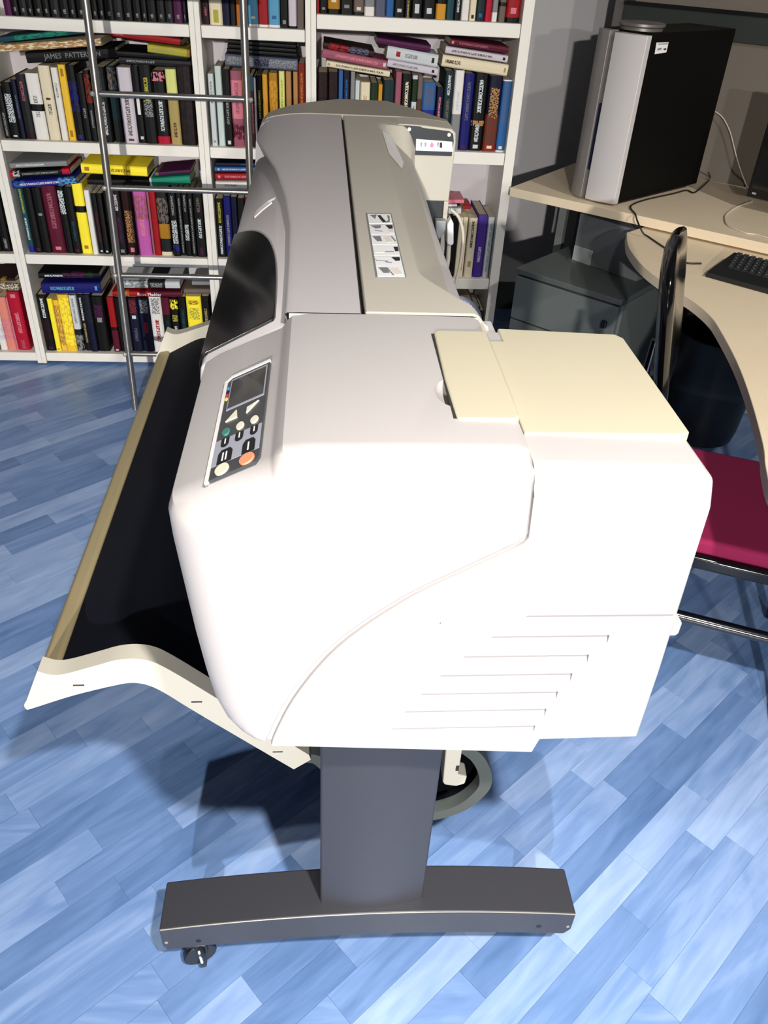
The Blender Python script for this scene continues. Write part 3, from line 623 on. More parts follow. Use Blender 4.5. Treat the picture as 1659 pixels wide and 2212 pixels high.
def upright(unit, row, items):
    """items: (px0, px1, pybottom, pytop, base, bands)"""
    nm, ux0, ux1 = CASES[unit]; zs = SHELF[unit][row]; rnd = random.Random(unit * 10 + row)
    xs = []
    for (a, b, yb, yt, base, bands) in items:
        xa, xb = onY(a, yb, SP).x, onY(b, yb, SP).x
        xs.append([max(xa, ux0 + .001), min(xb, ux1 - .001)])
    for i in range(1, len(xs)):
        if xs[i][0] < xs[i - 1][1]: m_ = (xs[i][0] + xs[i - 1][1]) / 2; xs[i][0] = xs[i - 1][1] = m_
    zmax = (SHELF[unit] + [1.60])[row + 1] - .05
    for i, (a, b, yb, yt, base, bands) in enumerate(items):
        xa, xb = xs[i]; w = xb - xa - .0006
        if w < .004: continue
        h = (onY((a + b) / 2, yt, SP).z - zs) if yt is not None else .21 + rnd.random() * .03
        h = min(max(h, .12), zmax - zs)
        d = min(.13 + rnd.random() * .05 + (.02 if h > .22 else 0), .23)
        lab = f"{WORD[base]} upright book, {ORD[i]} from left, {RN[row]} shelf of {nm} bookcase"
        book(None, w, h, d, base, bands, ((xa + xb) / 2, SP + rnd.uniform(-.004, .006), zs + .0005), (0, 0, 0), lab, f"upright books on the {RN[row]} shelf of the {nm} bookcase")
def lying(unit, row, px0, py0, px1, py1, thpx, base, bands, where, d=.15, y=SP - .004, pages=PAGE):
    """spine's lower edge from pixel 0 to pixel 1"""
    nm = CASES[unit][0]
    a, b = onY(px0, py0, y), onY(px1, py1, y); v = b - a; ln = v.length; th = thpx / 745.
    ang = math.atan2(v.z, v.x); up = Vector((-math.sin(ang), 0, math.cos(ang)))
    c = a + up * th / 2
    lab = f"{WORD[base]} flat book {where}, {RN[row]} shelf, {nm} bookcase"
    return book(None, th, ln, d, base, bands, c, (0, math.pi / 2 - ang, 0), lab, f"books lying flat on the {RN[row]} shelf of the {nm} bookcase", pages), ang, ln, th
def CR(ox, oy, s): return lambda l, yb: [(ox + a * s, ox + b * s, oy + yb * s, None if yt is None else oy + yt * s, base, bands) for (a, b, yt, base, bands) in l]
T = lambda a, b, c='pale': (a, b, c, 't')
# wide left case, upper shelf
c1 = CR(0, 120, .1326); c2 = CR(200, 40, .1447)
upright(1, 2, c1([(75, 190, 500, 'black', (T(.05, .5, 'grey'),)), (190, 345, 440, 'black', ((.3, .8, 'pale', 'T'), (.04, .07, 'pale', 'd'))), (345, 430, 400, 'navy', (T(.35, .75, 'slate'),)), (430, 585, 320, 'char', (T(.6, .9, 'rose'), (0, .1, 'dkmaroon', 'f'))),
    (590, 795, 300, 'white', ((.44, .545, 'black', 'f'), T(.35, .43, 'grey'), T(.56, .68, 'grey'))), (808, 988, 175, 'cream', ((.55, .58, 'brown', 'd'), T(.35, .5, 'taupe'))), (1008, 1112, 205, 'white', (T(.6, .8, 'grey'),)), (1118, 1237, 160, 'gold', ((.05, .14, 'mustard', 'd'), (.85, .95, 'mustard', 'd'))),
    (1240, 1385, 170, 'black', ((.4, .8, 'royal', 'p'), (.03, .08, 'blue', 'd'))), (1385, 1500, 300, 'black', (T(.35, .5, 'grey'),)), (1500, 1600, 250, 'black', ((.55, .95, 'rust', 'p'), T(.2, .45, 'grey')))], 1345) +
    c2([(150, 320, 730, 'black', (T(.55, .95, 'teal'), T(.1, .55, 'pale'))), (335, 465, 720, 'dkteal', ((.7, .98, 'taupe', 'p'), (0, .3, 'char', 'f'))), (490, 688, 735, 'lilac', (T(.1, .65, 'taupe'), (.03, .06, 'brown', 'd'))),
    (690, 800, 720, 'black', ((.38, .62, 'white', 'd'), (.05, .09, 'pale', 'd'))), (800, 980, 700, 'black', ((.35, .62, 'grey', 'T'), (.55, .85, 'olive', 't'))), (980, 1165, 780, 'black', ((0, .11, 'crimson', 'f'), T(.18, .6, 'pale'), (.86, .98, 'pink', 'p'))),
    (1180, 1335, 760, 'khaki', ((.68, 1, 'lime', 'f'), T(.1, .3, 'brown'))), (1338, 1560, 720, 'dkmaroon', ((.1, .6, 'brown', 'p'), (0, 1, 'black', 'p')))], 1830))
s8 = .3376
lying(1, 2, 0, 113, 220, 99, 16, 'cream', ((0, 1, 'tan', 'p'),), 'upper left with pages outward', .17)
lying(1, 2, -4, 93, 186, 72, 12, 'teal', ((.2, .8, 'green', 'p'),), 'topmost at left', .16)
jp, jang, jln, jth = lying(1, 2, 60, 137, 252, 126, 24, 'black', (), 'lettered across the left stack', .19)
me = text_mesh('JAMES  PATTERSON', .021); me.materials.append(M['grey'])
tt = bpy.data.objects.new('title_lettering', me); C.objects.link(tt); tt.parent = jp
tt.matrix_local = Matrix.Translation((0, -.0042, jln * .52)) @ Matrix(((0, -1, 0, 0), (0, 0, -1, 0), (1, 0, 0, 0), (0, 0, 0, 1)))
lying(1, 2, 252, 121, 405, 131, 12, 'black', (T(.1, .4, 'char'),), 'under the olive one at right', .19, SP + .012)
lying(1, 2, 258, 138, 412, 147, 16, 'char', (T(.1, .5, 'grey'),), 'lowest at right', .19, SP + .014)
lying(1, 2, 319, 113, 410, 125, 18, 'olive', ((.1, .65, 'khaki', 't'), (.93, 1, 'mustard', 'f')), 'at the right end', .16)
lying(1, 2, 236, 78, 394, 99, 15, 'red', (T(.05, .2, 'pink'), (.97, 1, 'dkmaroon', 'f')), 'topmost at right', .18)
# wide left case, middle shelf
c3 = CR(0, 320, .1447)
c4 = CR(220, 320, .1447)
upright(1, 1, c3([(432, 520, 610, 'teal', ((0, .1, 'blue', 'f'), (.62, 1, 'olive', 't'), T(.2, .55, 'pale'))), (520, 640, 600, 'black', ((.03, .07, 'maroon', 'd'),)), (640, 778, 600, 'black', ((.58, .62, 'grey', 'd'),)), (780, 990, 570, 'maroon', (T(.38, .9, 'rose'), (.05, .1, 'pink', 'd'))),
    (992, 1105, 590, 'black', ((.6, .95, 'pale', 'T'),)), (1105, 1222, 590, 'black', (T(.2, .5, 'teal'), (.03, .07, 'maroon', 'd'))), (1225, 1375, 535, 'yellow', ((.595, .685, 'black', 'f'), (.07, .12, 'mustard', 'd'))), (1392, 1470, 630, 'white', ()), (1474, 1556, 690, 'black', (T(.2, .7, 'maroon'), (.03, .06, 'pale', 'd'))), (1558, 1640, 690, 'black', (T(.2, .7, 'dkmaroon'), (.03, .06, 'pale', 'd')))], 1540) +
    c4([(150, 250, 640, 'black', (T(.2, .7, 'char'),)), (252, 392, 640, 'black', (T(.7, .95, 'lilac'), T(.2, .6, 'plum'), (.04, .09, 'grey', 'd'))), (396, 552, 640, 'dkmaroon', ((.2, .7, 'tan', 'T'), (.05, .12, 'pink', 'd'))), (560, 756, 610, 'orchid', (T(.3, .6, 'pink'), (.55, .9, 'rose', 'p'))),
    (762, 798, 640, 'rose', ()), (800, 892, 640, 'red', ()), (894, 1052, 650, 'char', ((.27, .5, 'mustard', 'f'), (0, .06, 'cream', 'f'), (.5, .9, 'taupe', 'p'))), (1070, 1182, 660, 'black', ((.2, .57, 'pale', 'T'), (.08, .18, 'blue', 'p'), T(.65, .95, 'grey'))),
    (1184, 1256, 660, 'black', (T(.05, .9, 'grey'),)), (1258, 1346, 660, 'black', ((.25, .5, 'pale', 'T'), T(.7, .95, 'grey'))), (1348, 1424, 660, 'black', (T(.05, .9, 'grey'),)), (1426, 1570, 660, 'black', (T(.3, .6, 'pale'), T(.7, .92, 'taupe'), T(.03, .15, 'plum')))], 1575))
def L3(u, r, ox, oy, s, x0, y0, x1, y1, th, *a, **k): return lying(u, r, ox + x0 * s, oy + y0 * s, ox + x1 * s, oy + y1 * s, th * s, *a, **k)
L3(1, 1, 0, 320, .1447, 200, 605, 1150, 535, 118, 'blue', ((.03, .2, 'steel', 'p'), T(.12, .75, 'lilac'), (.72, 1, 'sky', 'p')), 'lowest of the left stack', d=.17)
L3(1, 1, 0, 320, .1447, 165, 445, 1055, 390, 104, 'black', ((0, .05, 'crimson', 'f'), (.05, .16, 'pale', 'p'), T(.2, .8, 'grey'), (.87, 1, 'crimson', 'f')), 'red ended, second in the left stack', d=.17, y=SP - .002)
L3(1, 1, 0, 320, .1447, 160, 305, 1010, 268, 92, 'grey', (T(.1, .6, 'pale'),), 'topmost of the left stack', d=.17)
lying(1, 1, 177, 374, 319, 382, 24, 'yellow', (T(.45, .75, 'mustard'), (.68, .69, 'mustard', 'f'), (.05, .12, 'mustard', 'd')), 'in the middle', .16)
lying(1, 1, 190, 399, 325, 401, 15, 'black', (T(.1, .5, 'char'),), 'under the yellow one', .16, SP + .004)
L3(1, 1, 220, 320, .1447, 730, 575, 1330, 535, 150, 'green', ((0, .05, 'pale', 'f'),), 'at the right', d=.15)
L3(1, 1, 220, 320, .1447, 800, 415, 1330, 370, 62, 'plum', ((0, .1, 'taupe', 'f'),), 'on top of the green one', d=.15)
# wide left case, bottom shelf
c5 = CR(0, 560, .1447); c6 = CR(220, 570, .1447)
upright(1, 0, c5([(692, 850, 540, 'black', (T(.6, .95, 'pale'), (.2, .55, 'dkmaroon', 'T'), (.03, .07, 'plum', 'd'))), (854, 930, 590, 'yellow', ((.02, .05, 'tan', 'd'),)), (930, 1012, 620, 'gold', ((.1, .9, 'tan', 'p'),)), (1012, 1168, 530, 'gold', ((.1, .95, 'yellow', 'p'),)),
    (1172, 1276, 540, 'char', ((.4, 1, 'pale', 'f'), (.5, .95, 'grey', 't'), (0, .3, 'grey', 'p'))), (1288, 1372, 540, 'black', (T(.55, .95, 'pale'), T(.15, .5, 'khaki'))), (1372, 1482, 530, 'navy', ((.5, 1, 'char', 'p'),)), (1482, 1655, 560, 'black', ((.6, .85, 'plum', 'T'), (.54, .62, 'grey', 'd')))], 1395) +
    c6([(190, 292, 500, 'red', ((.4, .46, 'black', 'f'), (0, .4, 'maroon', 'f'), (.02, .05, 'pale', 'd'))), (294, 400, 510, 'black', ()), (402, 478, 510, 'char', ()), (480, 622, 515, 'navy', ((.72, .96, 'rust', 'T'), (.62, .68, 'pale', 'd'), T(.2, .45, 'slate'))), (622, 795, 515, 'navy', ((.72, .96, 'grey', 'T'), T(.35, .55, 'red'))),
    (800, 972, 490, 'white', ((.7, .98, 'grey', 'T'), T(.2, .6, 'red'))), (976, 1092, 500, 'black', ((.7, 1, 'maroon', 'f'), T(.1, .6, 'dkteal'))), (1094, 1206, 510, 'black', ((.8, .97, 'yellow', 'p'), (.58, .7, 'olive', 'T'), T(.1, .5, 'pale'))), (1208, 1322, 510, 'black', (T(.4, .8, 'teal'),)),
    (1330, 1545, 490, 'yellow', ((.86, .93, 'mustard', 'T'), (.6, .8, 'olive', 'T'))), (1548, 1665, 490, 'black', (T(.4, .8, 'khaki'),))], 1320))
L3(1, 0, 0, 560, .1447, 640, 512, 1520, 508, 214, 'royal', (T(.15, .55, 'sky'), (.9, .94, 'sky', 'd')), 'thick at the left', d=.18)
L3(1, 0, 0, 560, .1447, 585, 288, 1490, 286, 118, 'black', (T(.1, .4, 'pale'), (.4, .75, 'plum', 'p'), (.76, .9, 'dkgreen', 'p')), 'on the thick blue one', d=.18, y=SP)
rm, ra, rl, rt = L3(1, 0, 220, 570, .1447, 165, 487, 1185, 498, 112, 'red', ((.14, .24, 'orange', 'p'), (.55, 1, 'maroon', 'f')), 'lettered in white at the right', d=.16)
me = text_mesh('Rose Madder', .017); me.materials.append(M['white']); tt = bpy.data.objects.new('title_lettering', me); C.objects.link(tt); tt.parent = rm
tt.matrix_local = Matrix.Translation((0, -.0035, rl * .54)) @ Matrix(((0, -1, 0, 0), (0, 0, -1, 0), (1, 0, 0, 0), (0, 0, 0, 1)))
L3(1, 0, 220, 570, .1447, 300, 362, 1170, 370, 140, 'pale', ((.05, .45, 'grey', 'p'), (.45, .75, 'char', 'f'), (.5, .7, 'grey', 'T')), 'on the red lettered one', d=.16, y=SP - .002)
L3(1, 0, 220, 570, .1447, 1230, 452, 1620, 452, 110, 'taupe', (), 'at the right end under a thinner one', d=.15, y=SP + .03, pages=PAGED)
L3(1, 0, 220, 570, .1447, 1350, 318, 1630, 322, 80, 'grey', (), 'topmost at the right end', d=.15, y=SP + .04, pages=PAGED)
# far left case
upright(0, 1, [(-75, -48, 536, 412, 'black', ()), (-48, -22, 536, 408, 'char', ()), (-22, 4, 536, 405, 'black', ()), (4, 24, 536, 400, 'black', (T(.05, .2, 'grey'),))])
upright(0, 0, c5([(-160, -60, 540, 'grey', ()), (-58, 22, 580, 'taupe', ()), (24, 128, 560, 'white', ((.2, .5, 'lilac', 'p'),)), (132, 262, 570, 'salmon', ((.2, .6, 'pink', 'p'),)), (264, 286, 580, 'pink', ()), (290, 466, 490, 'crimson', (T(.3, .65, 'pink'), (.9, .96, 'pink', 'd'), T(.02, .18, 'rose')))], 1380))
L3(0, 0, 0, 560, .1447, -160, 452, 285, 462, 120, 'cream', ((.3, 1, 'taupe', 'p'),), 'patterned, above the salmon one', d=.16)
L3(0, 0, 0, 560, .1447, -200, 325, 225, 325, 60, 'dkmaroon', ((.5, .7, 'mustard', 'p'),), 'dark, at the top', d=.16, y=SP + .01)
# narrow case
c7 = CR(430, 60, .1507)
upright(2, 2, c7([(190, 268, 660, 'pale', (T(.6, .9, 'grey'), (.05, .08, 'grey', 'd'))), (284, 378, 555, 'mint', (T(.3, .8, 'pale'),)), (384, 494, 600, 'black', (T(.3, .6, 'grey'), (.03, .08, 'pale', 'd'))), (498, 655, 620, 'pink', ((.88, 1, 'rose', 'f'), T(.45, .85, 'rose'), (0, .38, 'rose', 'f'), (.1, .32, 'maroon', 'p'))),
    (660, 728, 595, 'gold', ()), (760, 812, 690, 'dkmaroon', ((.8, 1, 'teal', 'f'), T(.2, .7, 'rose'))), (814, 846, 725, 'lilac', ()), (848, 930, 690, 'black', (T(.4, .8, 'olive'),)), (936, 1008, 670, 'ochre', ()), (1026, 1146, 650, 'mustard', ((.2, .9, 'ochre', 'p'),)), (1166, 1246, 625, 'lime', (T(.3, .9, 'olive'),)), (1260, 1338, 630, 'tan', ()), (1360, 1428, 635, 'tan', ()), (1432, 1528, 520, 'rust', (T(.5, .9, 'orange'),))], 1648))
L3(2, 2, 430, 60, .1507, 375, 545, 1412, 622, 172, 'slate', ((.02, .98, 'grey', 'T'), (.4, .6, 'navy', 'T')), 'speckled and tilted', d=.18)
for k, (wh) in enumerate(['just above the speckled one', 'second above the speckled one', 'third above the speckled one', 'topmost of the dark stack']):
    L3(2, 2, 430, 60, .1507, 400 + 8 * k, 352 - 62 * k, 1400 - 8 * k, 424 - 62 * k, 58, 'black', (T(.25, .5, 'dkteal'),), wh, d=.18, y=SP + .004 * k, pages=PAGED)
c7b = CR(450, 330, .1311)
upright(2, 1, c7b([(168, 300, 770, 'black', (T(.05, .55, 'pale'), T(.6, .95, 'olive'))), (302, 420, 720, 'royal', (T(.2, .7, 'grey'),)), (422, 520, 740, 'navy', ()), (522, 640, 760, 'black', ()), (642, 740, 740, 'maroon', ()), (742, 860, 760, 'black', ()), (862, 980, 740, 'char', ()), (982, 1120, 750, 'navy', ()), (1122, 1260, 750, 'black', ()), (1262, 1420, 750, 'teal', ())], 1735))
L3(2, 1, 450, 330, .1311, 128, 592, 1120, 600, 138, 'white', (T(.15, .35, 'grey'),), 'lowest in the stack', d=.16)
L3(2, 1, 450, 330, .1311, 125, 450, 1130, 458, 134, 'red', (T(.15, .7, 'pink'), (.04, .08, 'pink', 'd')), 'in the middle of the stack', d=.16)
L3(2, 1, 450, 330, .1311, 108, 310, 1120, 318, 88, 'steel', (T(.12, .7, 'lilac'), (.05, .08, 'pale', 'd')), 'near the top of the stack', d=.16)
L3(2, 1, 450, 330, .1311, 125, 218, 1120, 226, 60, 'navy', (T(.4, .8, 'steel'),), 'topmost in the stack', d=.16)
ct = CR(420, 0, .1688)
upright(2, 3, ct([(98, 186, None, 'dkmaroon', ((.1, .2, 'rose', 't'),)), (190, 356, None, 'cream', ((.03, .2, 'olive', 'd'),)), (358, 456, None, 'navy', ()), (458, 524, None, 'char', ()), (532, 612, None, 'orange', ()), (614, 680, None, 'black', ()), (684, 812, None, 'sky', ((0, .03, 'white', 'f'), (.1, .13, 'cream', 'd'))), (816, 944, None, 'red', ((0, .03, 'white', 'f'),)),
    (946, 1092, None, 'sky', ((0, .03, 'white', 'f'), (.1, .14, 'steel', 'd'))), (1096, 1200, None, 'black', ((.05, .1, 'grey', 'd'),)), (1202, 1308, None, 'lilac', ((0, .03, 'black', 'f'),)), (1312, 1402, None, 'taupe', ())], 160))
# wide left case, top shelf
L8 = [(25, 76, None, 'plum', ())]; x = 78; rr = random.Random(3)
while x < 1180:
    w = rr.choice([38, 44, 52, 60]); bb = 'plum' if 1060 < x < 1110 else rr.choice(['black', 'black', 'black', 'char'])
    L8.append((x, min(x + w, 1188), None, bb, ((.05, .1, 'grey', 't'),))); x += w + 1
upright(1, 3, CR(0, 0, s8)(L8[:30], 66))
# wide right case
c9 = CR(660, 0, .2954)
upright(3, 3, c9([(82, 101, None, 'red', ()), (103, 160, None, 'black', ((.05, .08, 'grey', 'd'),)), (162, 250, None, 'mustard', ((0, .06, 'black', 'f'), (.14, .18, 'cream', 'd'))), (253, 348, None, 'black', ((.08, .12, 'grey', 'd'),)), (350, 426, None, 'taupe', ((.06, .1, 'cream', 'd'), (0, .04, 'char', 'f'))), (428, 502, None, 'grey', ((0, .11, 'white', 'f'),)), (505, 582, None, 'slate', ()), (585, 642, None, 'steel', ()), (644, 722, None, 'black', ((.06, .1, 'pale', 'd'),)), (724, 768, None, 'black', ((0, .5, 'khaki', 't'),)),
    (770, 852, None, 'black', ((.06, .18, 'pale', 'd'),)), (854, 944, None, 'black', ((.06, .13, 'pale', 'd'),)), (948, 1020, None, 'ochre', ((.2, 1, 'black', 'f'),)), (1024, 1080, None, 'teal', ()), (1082, 1132, None, 'black', (T(.1, .5, 'pale'),)), (1134, 1190, None, 'white', ()), (1193, 1240, None, 'cream', ((.03, .08, 'char', 'd'),)), (1243, 1304, None, 'dkteal', ((.05, .1, 'steel', 'd'),)), (1308, 1356, None, 'crimson', ()), (1358, 1398, None, 'grey', ((0, .12, 'white', 'f'),)), (1408, 1456, None, 'taupe', ((.2, .25, 'char', 'f'),)), (1460, 1562, None, 'red', ((0, .07, 'black', 'f'), (.12, .2, 'pink', 'd')))], 150))
cA = CR(670, 60, .1507); cB = CR(880, 60, .1507)
def R2(l): return [(a, b, 325, yt, base, bands) for (a, b, yb, yt, base, bands) in l]
upright(3, 2, R2(cA([(110, 250, 640, 'black', ((0, 1, 'dkmaroon', 'p'),)), (252, 392, 640, 'black', ((0, 1, 'dkmaroon', 'p'),)), (396, 458, 615, 'steel', ()), (460, 552, 630, 'navy', (T(.5, .9, 'steel'),)), (560, 622, 630, 'grey', ()), (626, 692, 760, 'pale', ()), (696, 832, 780, 'cream', (T(.4, .8, 'tan'),)), (838, 940, 790, 'dkgreen', ()), (945, 1004, 815, 'ochre', ()), (1014, 1172, 760, 'dkteal', ((.3, .6, 'sky', 'p'),)),
    (1176, 1260, 630, 'rose', ()), (1264, 1404, 660, 'black', ((.55, .9, 'cream', 't'), (.03, .07, 'pale', 'd'))), (1406, 1480, 680, 'pale', ((.65, .95, 'dkgreen', 'f'), T(.1, .6, 'grey'))), (1482, 1556, 690, 'taupe', ((.0, .4, 'cream', 'f'), (.4, .7, 'brown', 'f')))], 1000)) +
    R2(cB([(160, 345, 780, 'steel', ((.65, .95, 'slate', 'T'), (0, .6, 'blue', 'f'))), (360, 452, 850, 'navy', (T(.05, .85, 'pink'),)), (462, 585, 620, 'dkteal', (T(.7, .95, 'pale'), T(.1, .65, 'taupe')))], 1000)) +
    cB([(600, 726, 610, 'white', ((0, .46, 'grey', 'f'), T(.5, .75, 'pale'))), (732, 872, 660, 'royal', (T(.4, .9, 'slate'), (.02, .07, 'plum', 'd'))), (880, 1062, 650, 'black', (T(.5, .92, 'pale'), T(.12, .35, 'pale'), (.33, .4, 'tan', 'p'), (.03, .08, 'pale', 'd'))), (1074, 1256, 690, 'rust', ((.5, 1, 'navy', 'f'), (.45, .85, 'tan', 'T'), (.1, .5, 'brown', 'p'), (.04, .08, 'cream', 'd'))), (1264, 1388, 740, 'steel', (T(.4, .95, 'slate'), (0, .02, 'white', 'f'), (.98, 1, 'white', 'f'), (.04, .08, 'cream', 'd')))], 1725))
lying(3, 2, 704, 144, 841, 167, 14, 'cream', ((.02, .06, 'khaki', 'd'), T(.15, .9, 'taupe')), 'lowest of the left stack', .15)
lying(3, 2, 695, 124, 836, 151, 20, 'rose', (T(.2, .85, 'pink'), (.93, .97, 'pale', 'd')), 'in the middle of the left stack', .17, SP - .006)
lying(3, 2, 698, 105, 806, 124, 15, 'dkmaroon', ((.1, .5, 'red', 'p'), (.5, .9, 'slate', 'p')), 'topmost of the left stack', .17)
lying(3, 2, 836, 144, 944, 164, 17, 'lilac', (T(.1, .6, 'grey'), (.88, .93, 'char', 'd')), 'lowest of the middle stack', .15, SP - .008)
lying(3, 2, 834, 126, 943, 146, 28, 'pale', ((.18, .26, 'red', 'd'), T(.35, .6, 'grey'), (.88, .93, 'char', 'd')), 'red dotted in the middle stack', .16, SP - .004)
lying(3, 2, 813, 95, 929, 113, 15, 'plum', (), 'topmost of the middle stack', .16)
lying(3, 2, 953, 143, 1094, 165, 26, 'cream', (T(.05, .28, 'brown'), (.94, .97, 'khaki', 'd')), 'lowest of the right stack', .17)
lying(3, 2, 961, 115, 1095, 136, 16, 'lilac', (T(.1, .75, 'taupe'), (.92, .96, 'char', 'd')), 'in the middle of the right stack', .16, SP - .002)
lying(3, 2, 972, 98, 1097, 116, 15, 'maroon', ((.02, .06, 'pink', 'd'), T(.15, .65, 'rose')), 'topmost of the right stack', .16)
cC = CR(960, 340, .1356)
upright(3, 1, cC([(-560, -460, 930, 'navy', ()), (-458, -340, 960, 'maroon', ()), (-338, -210, 940, 'white', ()), (-208, -80, 930, 'black', ()), (-78, 38, 950, 'char', ()), (40, 142, 930, 'black', ((.05, .1, 'char', 'f'),)), (148, 214, 960, 'cream', ()), (216, 292, 960, 'cream', (T(.1, .4, 'khaki'),)), (300, 430, 960, 'cream', (T(.5, .95, 'brown'), (.18, .28, 'khaki', 'd'))), (438, 582, 915, 'purple', (T(.25, .5, 'lilac'),)), (594, 690, 950, 'pale', (T(.1, .9, 'grey'),))], 1905))
L3(3, 1, 960, 340, .1356, 60, 905, 260, 905, 120, 'pale', ((.2, .6, 'grey', 'T'),), 'small, on the cream volumes', d=.10, y=SP + .02)
L3(3, 1, 960, 340, .1356, 40, 785, 250, 785, 45, 'white', ((.75, 1, 'navy', 'f'),), 'thin with navy end', d=.10, y=SP + .02)
L3(3, 1, 960, 340, .1356, 20, 735, 310, 735, 78, 'pink', ((0, .05, 'red', 'f'),), 'on the thin one', d=.10, y=SP + .02)
L3(3, 1, 960, 340, .1356, 290, 825, 420, 825, 75, 'red', (), 'small red at the middle', d=.08, y=SP + .05)
upright(3, 0, [(930, 960, 735, 640, 'navy', ()), (960, 985, 735, 645, 'taupe', ()), (985, 1012, 735, 650, 'brown', ()), (1012, 1030, 735, 665, 'teal', ()), (1030, 1046, 735, 672, 'dkteal', ())])
c0 = onY(985, 697, 2.97); zc_ = c0.z; R_ = .101
dc = empty('domed_bin', (c0.x, 2.97, 0), 'pale blue bin with domed lid in front of the wide right bookcase', 'bin')
obj('tub', lathe([(0, .003), (.080, .003), (.086, .010), (.096, zc_ - .012), (.090, zc_ - .012), (0, .02)], 32, (c0.x, 2.97, 0)), M['balloon'], dc)
obj('domed_lid', lathe([(.090, zc_ - .012), (R_, zc_ - .012)] + [(R_ * math.cos(t), zc_ + R_ * math.sin(t)) for t in np.linspace(0, math.pi / 2, 12)], 32, (c0.x, 2.97, 0)), M['balloon'], dc)

# ------------------------------------------------------------------ ladder
ld = empty('library_ladder', (-.456, 2.725, 0), 'slim steel library ladder leaning in front of the bookcases', 'ladder')
ly = lambda z: 2.725 + .094 * z
for x in (-.683, -.229):
    obj('rail', tube([(x, ly(0), 0.003), (x, ly(1.1), 1.1), (x, ly(2.3), 2.3)], .0118, 12), M['steel'], ld)
    obj('hook', tube([(x, ly(2.2), 2.2), (x, BY - .01, 2.2), (x, BY + .02, 2.12), (x, BY + .03, 2.065)], .008, 8), M['steel'], ld)
for z in (.215, .492, .770, 1.040, 1.315, 1.59, 1.865):
    r_ = obj('rung', tube([(-.683, ly(z), z), (-.229, ly(z), z)], .0088, 10), M['steel'], ld)
    for x in (-.683, -.229): obj('rung_knob', lathe([(0, -.008), (.006, -.006), (.0085, 0), (.006, .006), (0, .008)], 10, (x + (-.012 if x < -.5 else .012), ly(z) - .006, z)), M['knob'], r_)

# ------------------------------------------------------------------ desk area
A2 = Vector((.771, -.637)); B2 = Vector((.637, .771)); F2 = Vector((.674, 3.012))
dk = empty('corner_desk', (1.5, 2.3, 0), 'birch corner desk with a raised rear shelf and curved front edge', 'desk')
up_poly = [tuple(F2), tuple(F2 + A2 * 1.75), tuple(F2 + A2 * 1.75 + B2 * .68), tuple(F2 + B2 * .68)]
obj('rear_top', prism(up_poly, .728, .758, 'Z'), M['wood'], dk, bv=.002)
lo = [tuple(p) for p in catmull([(.994, 2.64), (.958, 2.51), (.944, 2.379), (.947, 2.279), (.968, 2.151), (.992, 2.05), (1.0, 1.95), (.990, 1.86), (.956, 1.678), (.909, 1.496), (.850, 1.305), (.818, 1.223), (.79, 1.12), (.80, .98)], 4)]
lo += [(1.0, .9), (2.0, .9), (2.2, 1.6), (2.05, 2.0), (1.35, 2.78), (1.16, 2.78)]
obj('front_top', prism(lo, .692, .721, 'Z'), M['wood'], dk, bv=.002)
for (x, y) in ((1.165, 2.72), (1.95, 1.05), (2.0, 2.0)): obj('leg', lathe([(0, 0.002), (.035, 0.002), (.035, .02), (.026, .03), (.026, .692), (0, .692)], 20, (x, y, 0)), M['deskleg'], dk)
pmod = F2 + B2 * .42 + A2 * .62
obj('modesty_panel', obox(pmod, A2, B2, .95, .018, .004, .60), M['deskleg'], dk, bv=.002)
obj('rear_bracket', obox(F2 + B2 * .30 + A2 * .07, A2, B2, .03, .03, .004, .728), M['deskleg'], dk, bv=.002)
# partition screen behind the desk
pt = empty('partition_screen', tuple(F2 + B2 * .70 + A2 * .8) + (0,), 'taupe partition screen with dark rail behind the desk', 'screen')
G2 = F2 + B2 * .688
obj('panel', obox(G2 + A2 * .03, A2, B2, 1.7, .03, .02, 1.9), M['part'], pt)
obj('rail', obox(G2 + A2 * .03 - B2 * .014, A2, B2, 1.7, .014, 1.218, 1.311), M['prail'], pt, bv=.002)
obj('rail_lip', obox(G2 + A2 * .03 - B2 * .02, A2, B2, 1.7, .006, 1.300, 1.313), M['black'], pt)
obj('post', obox(G2 - A2 * .012 - B2 * .005, A2, B2, .042, .045, .004, 1.95), M['ppost'], pt, bv=.004)
obj('post_trim', obox(G2 + A2 * .034 - B2 * .006, A2, B2, .03, .006, .004, 1.95), M['prail'], pt)
# pedestal cabinet
K2 = Vector((.676, 2.775)); E1 = Vector((.711, -.703)).normalized(); E2 = Vector((-E1.y, E1.x))
cb_ = empty('drawer_pedestal', tuple(K2 + E1 * .207 + E2 * .25) + (0,), 'grey drawer pedestal with key in its lock under the desk', 'cabinet')
obj('body', obox(K2 + E2 * .02, E1, E2, .414, .46, .05, .528), M['cabinet'], cb_, bv=.004)
obj('top_board', obox(K2, E1, E2, .414, .49, .530, .550), M['cabtop'], cb_, bv=.004)
for i in range(3):
    z1 = .524 - i * .158; dr = obj('drawer', obox(K2 + E1 * .008, E1, E2, .398, .022, z1 - .153, z1), M['cabinet'], cb_, bv=.003)
    if i == 0:
        q = K2 + E1 * .36; cyl = [q + E1 * .011 * math.cos(t) for t in (0,)]
        obj('lock', obox(q - E2 * .012, E1, E2, .02, .014, .445, .470), M['lock'], dr, bv=.004)
        obj('key_fob', obox(q + E1 * .002 - E2 * .006, E1, E2, .016, .004, .395, .435), M['keym'], dr, bv=.003)
for a in (.05, .36):
    for b in (.08, .42):
        q = K2 + E1 * a + E2 * b; obj('caster', lathe([(0, .002), (.018, .002), (.022, .012), (.022, .04), (.012, .05), (0, .05)], 14, (q.x, q.y, 0)), M['black'], cb_)
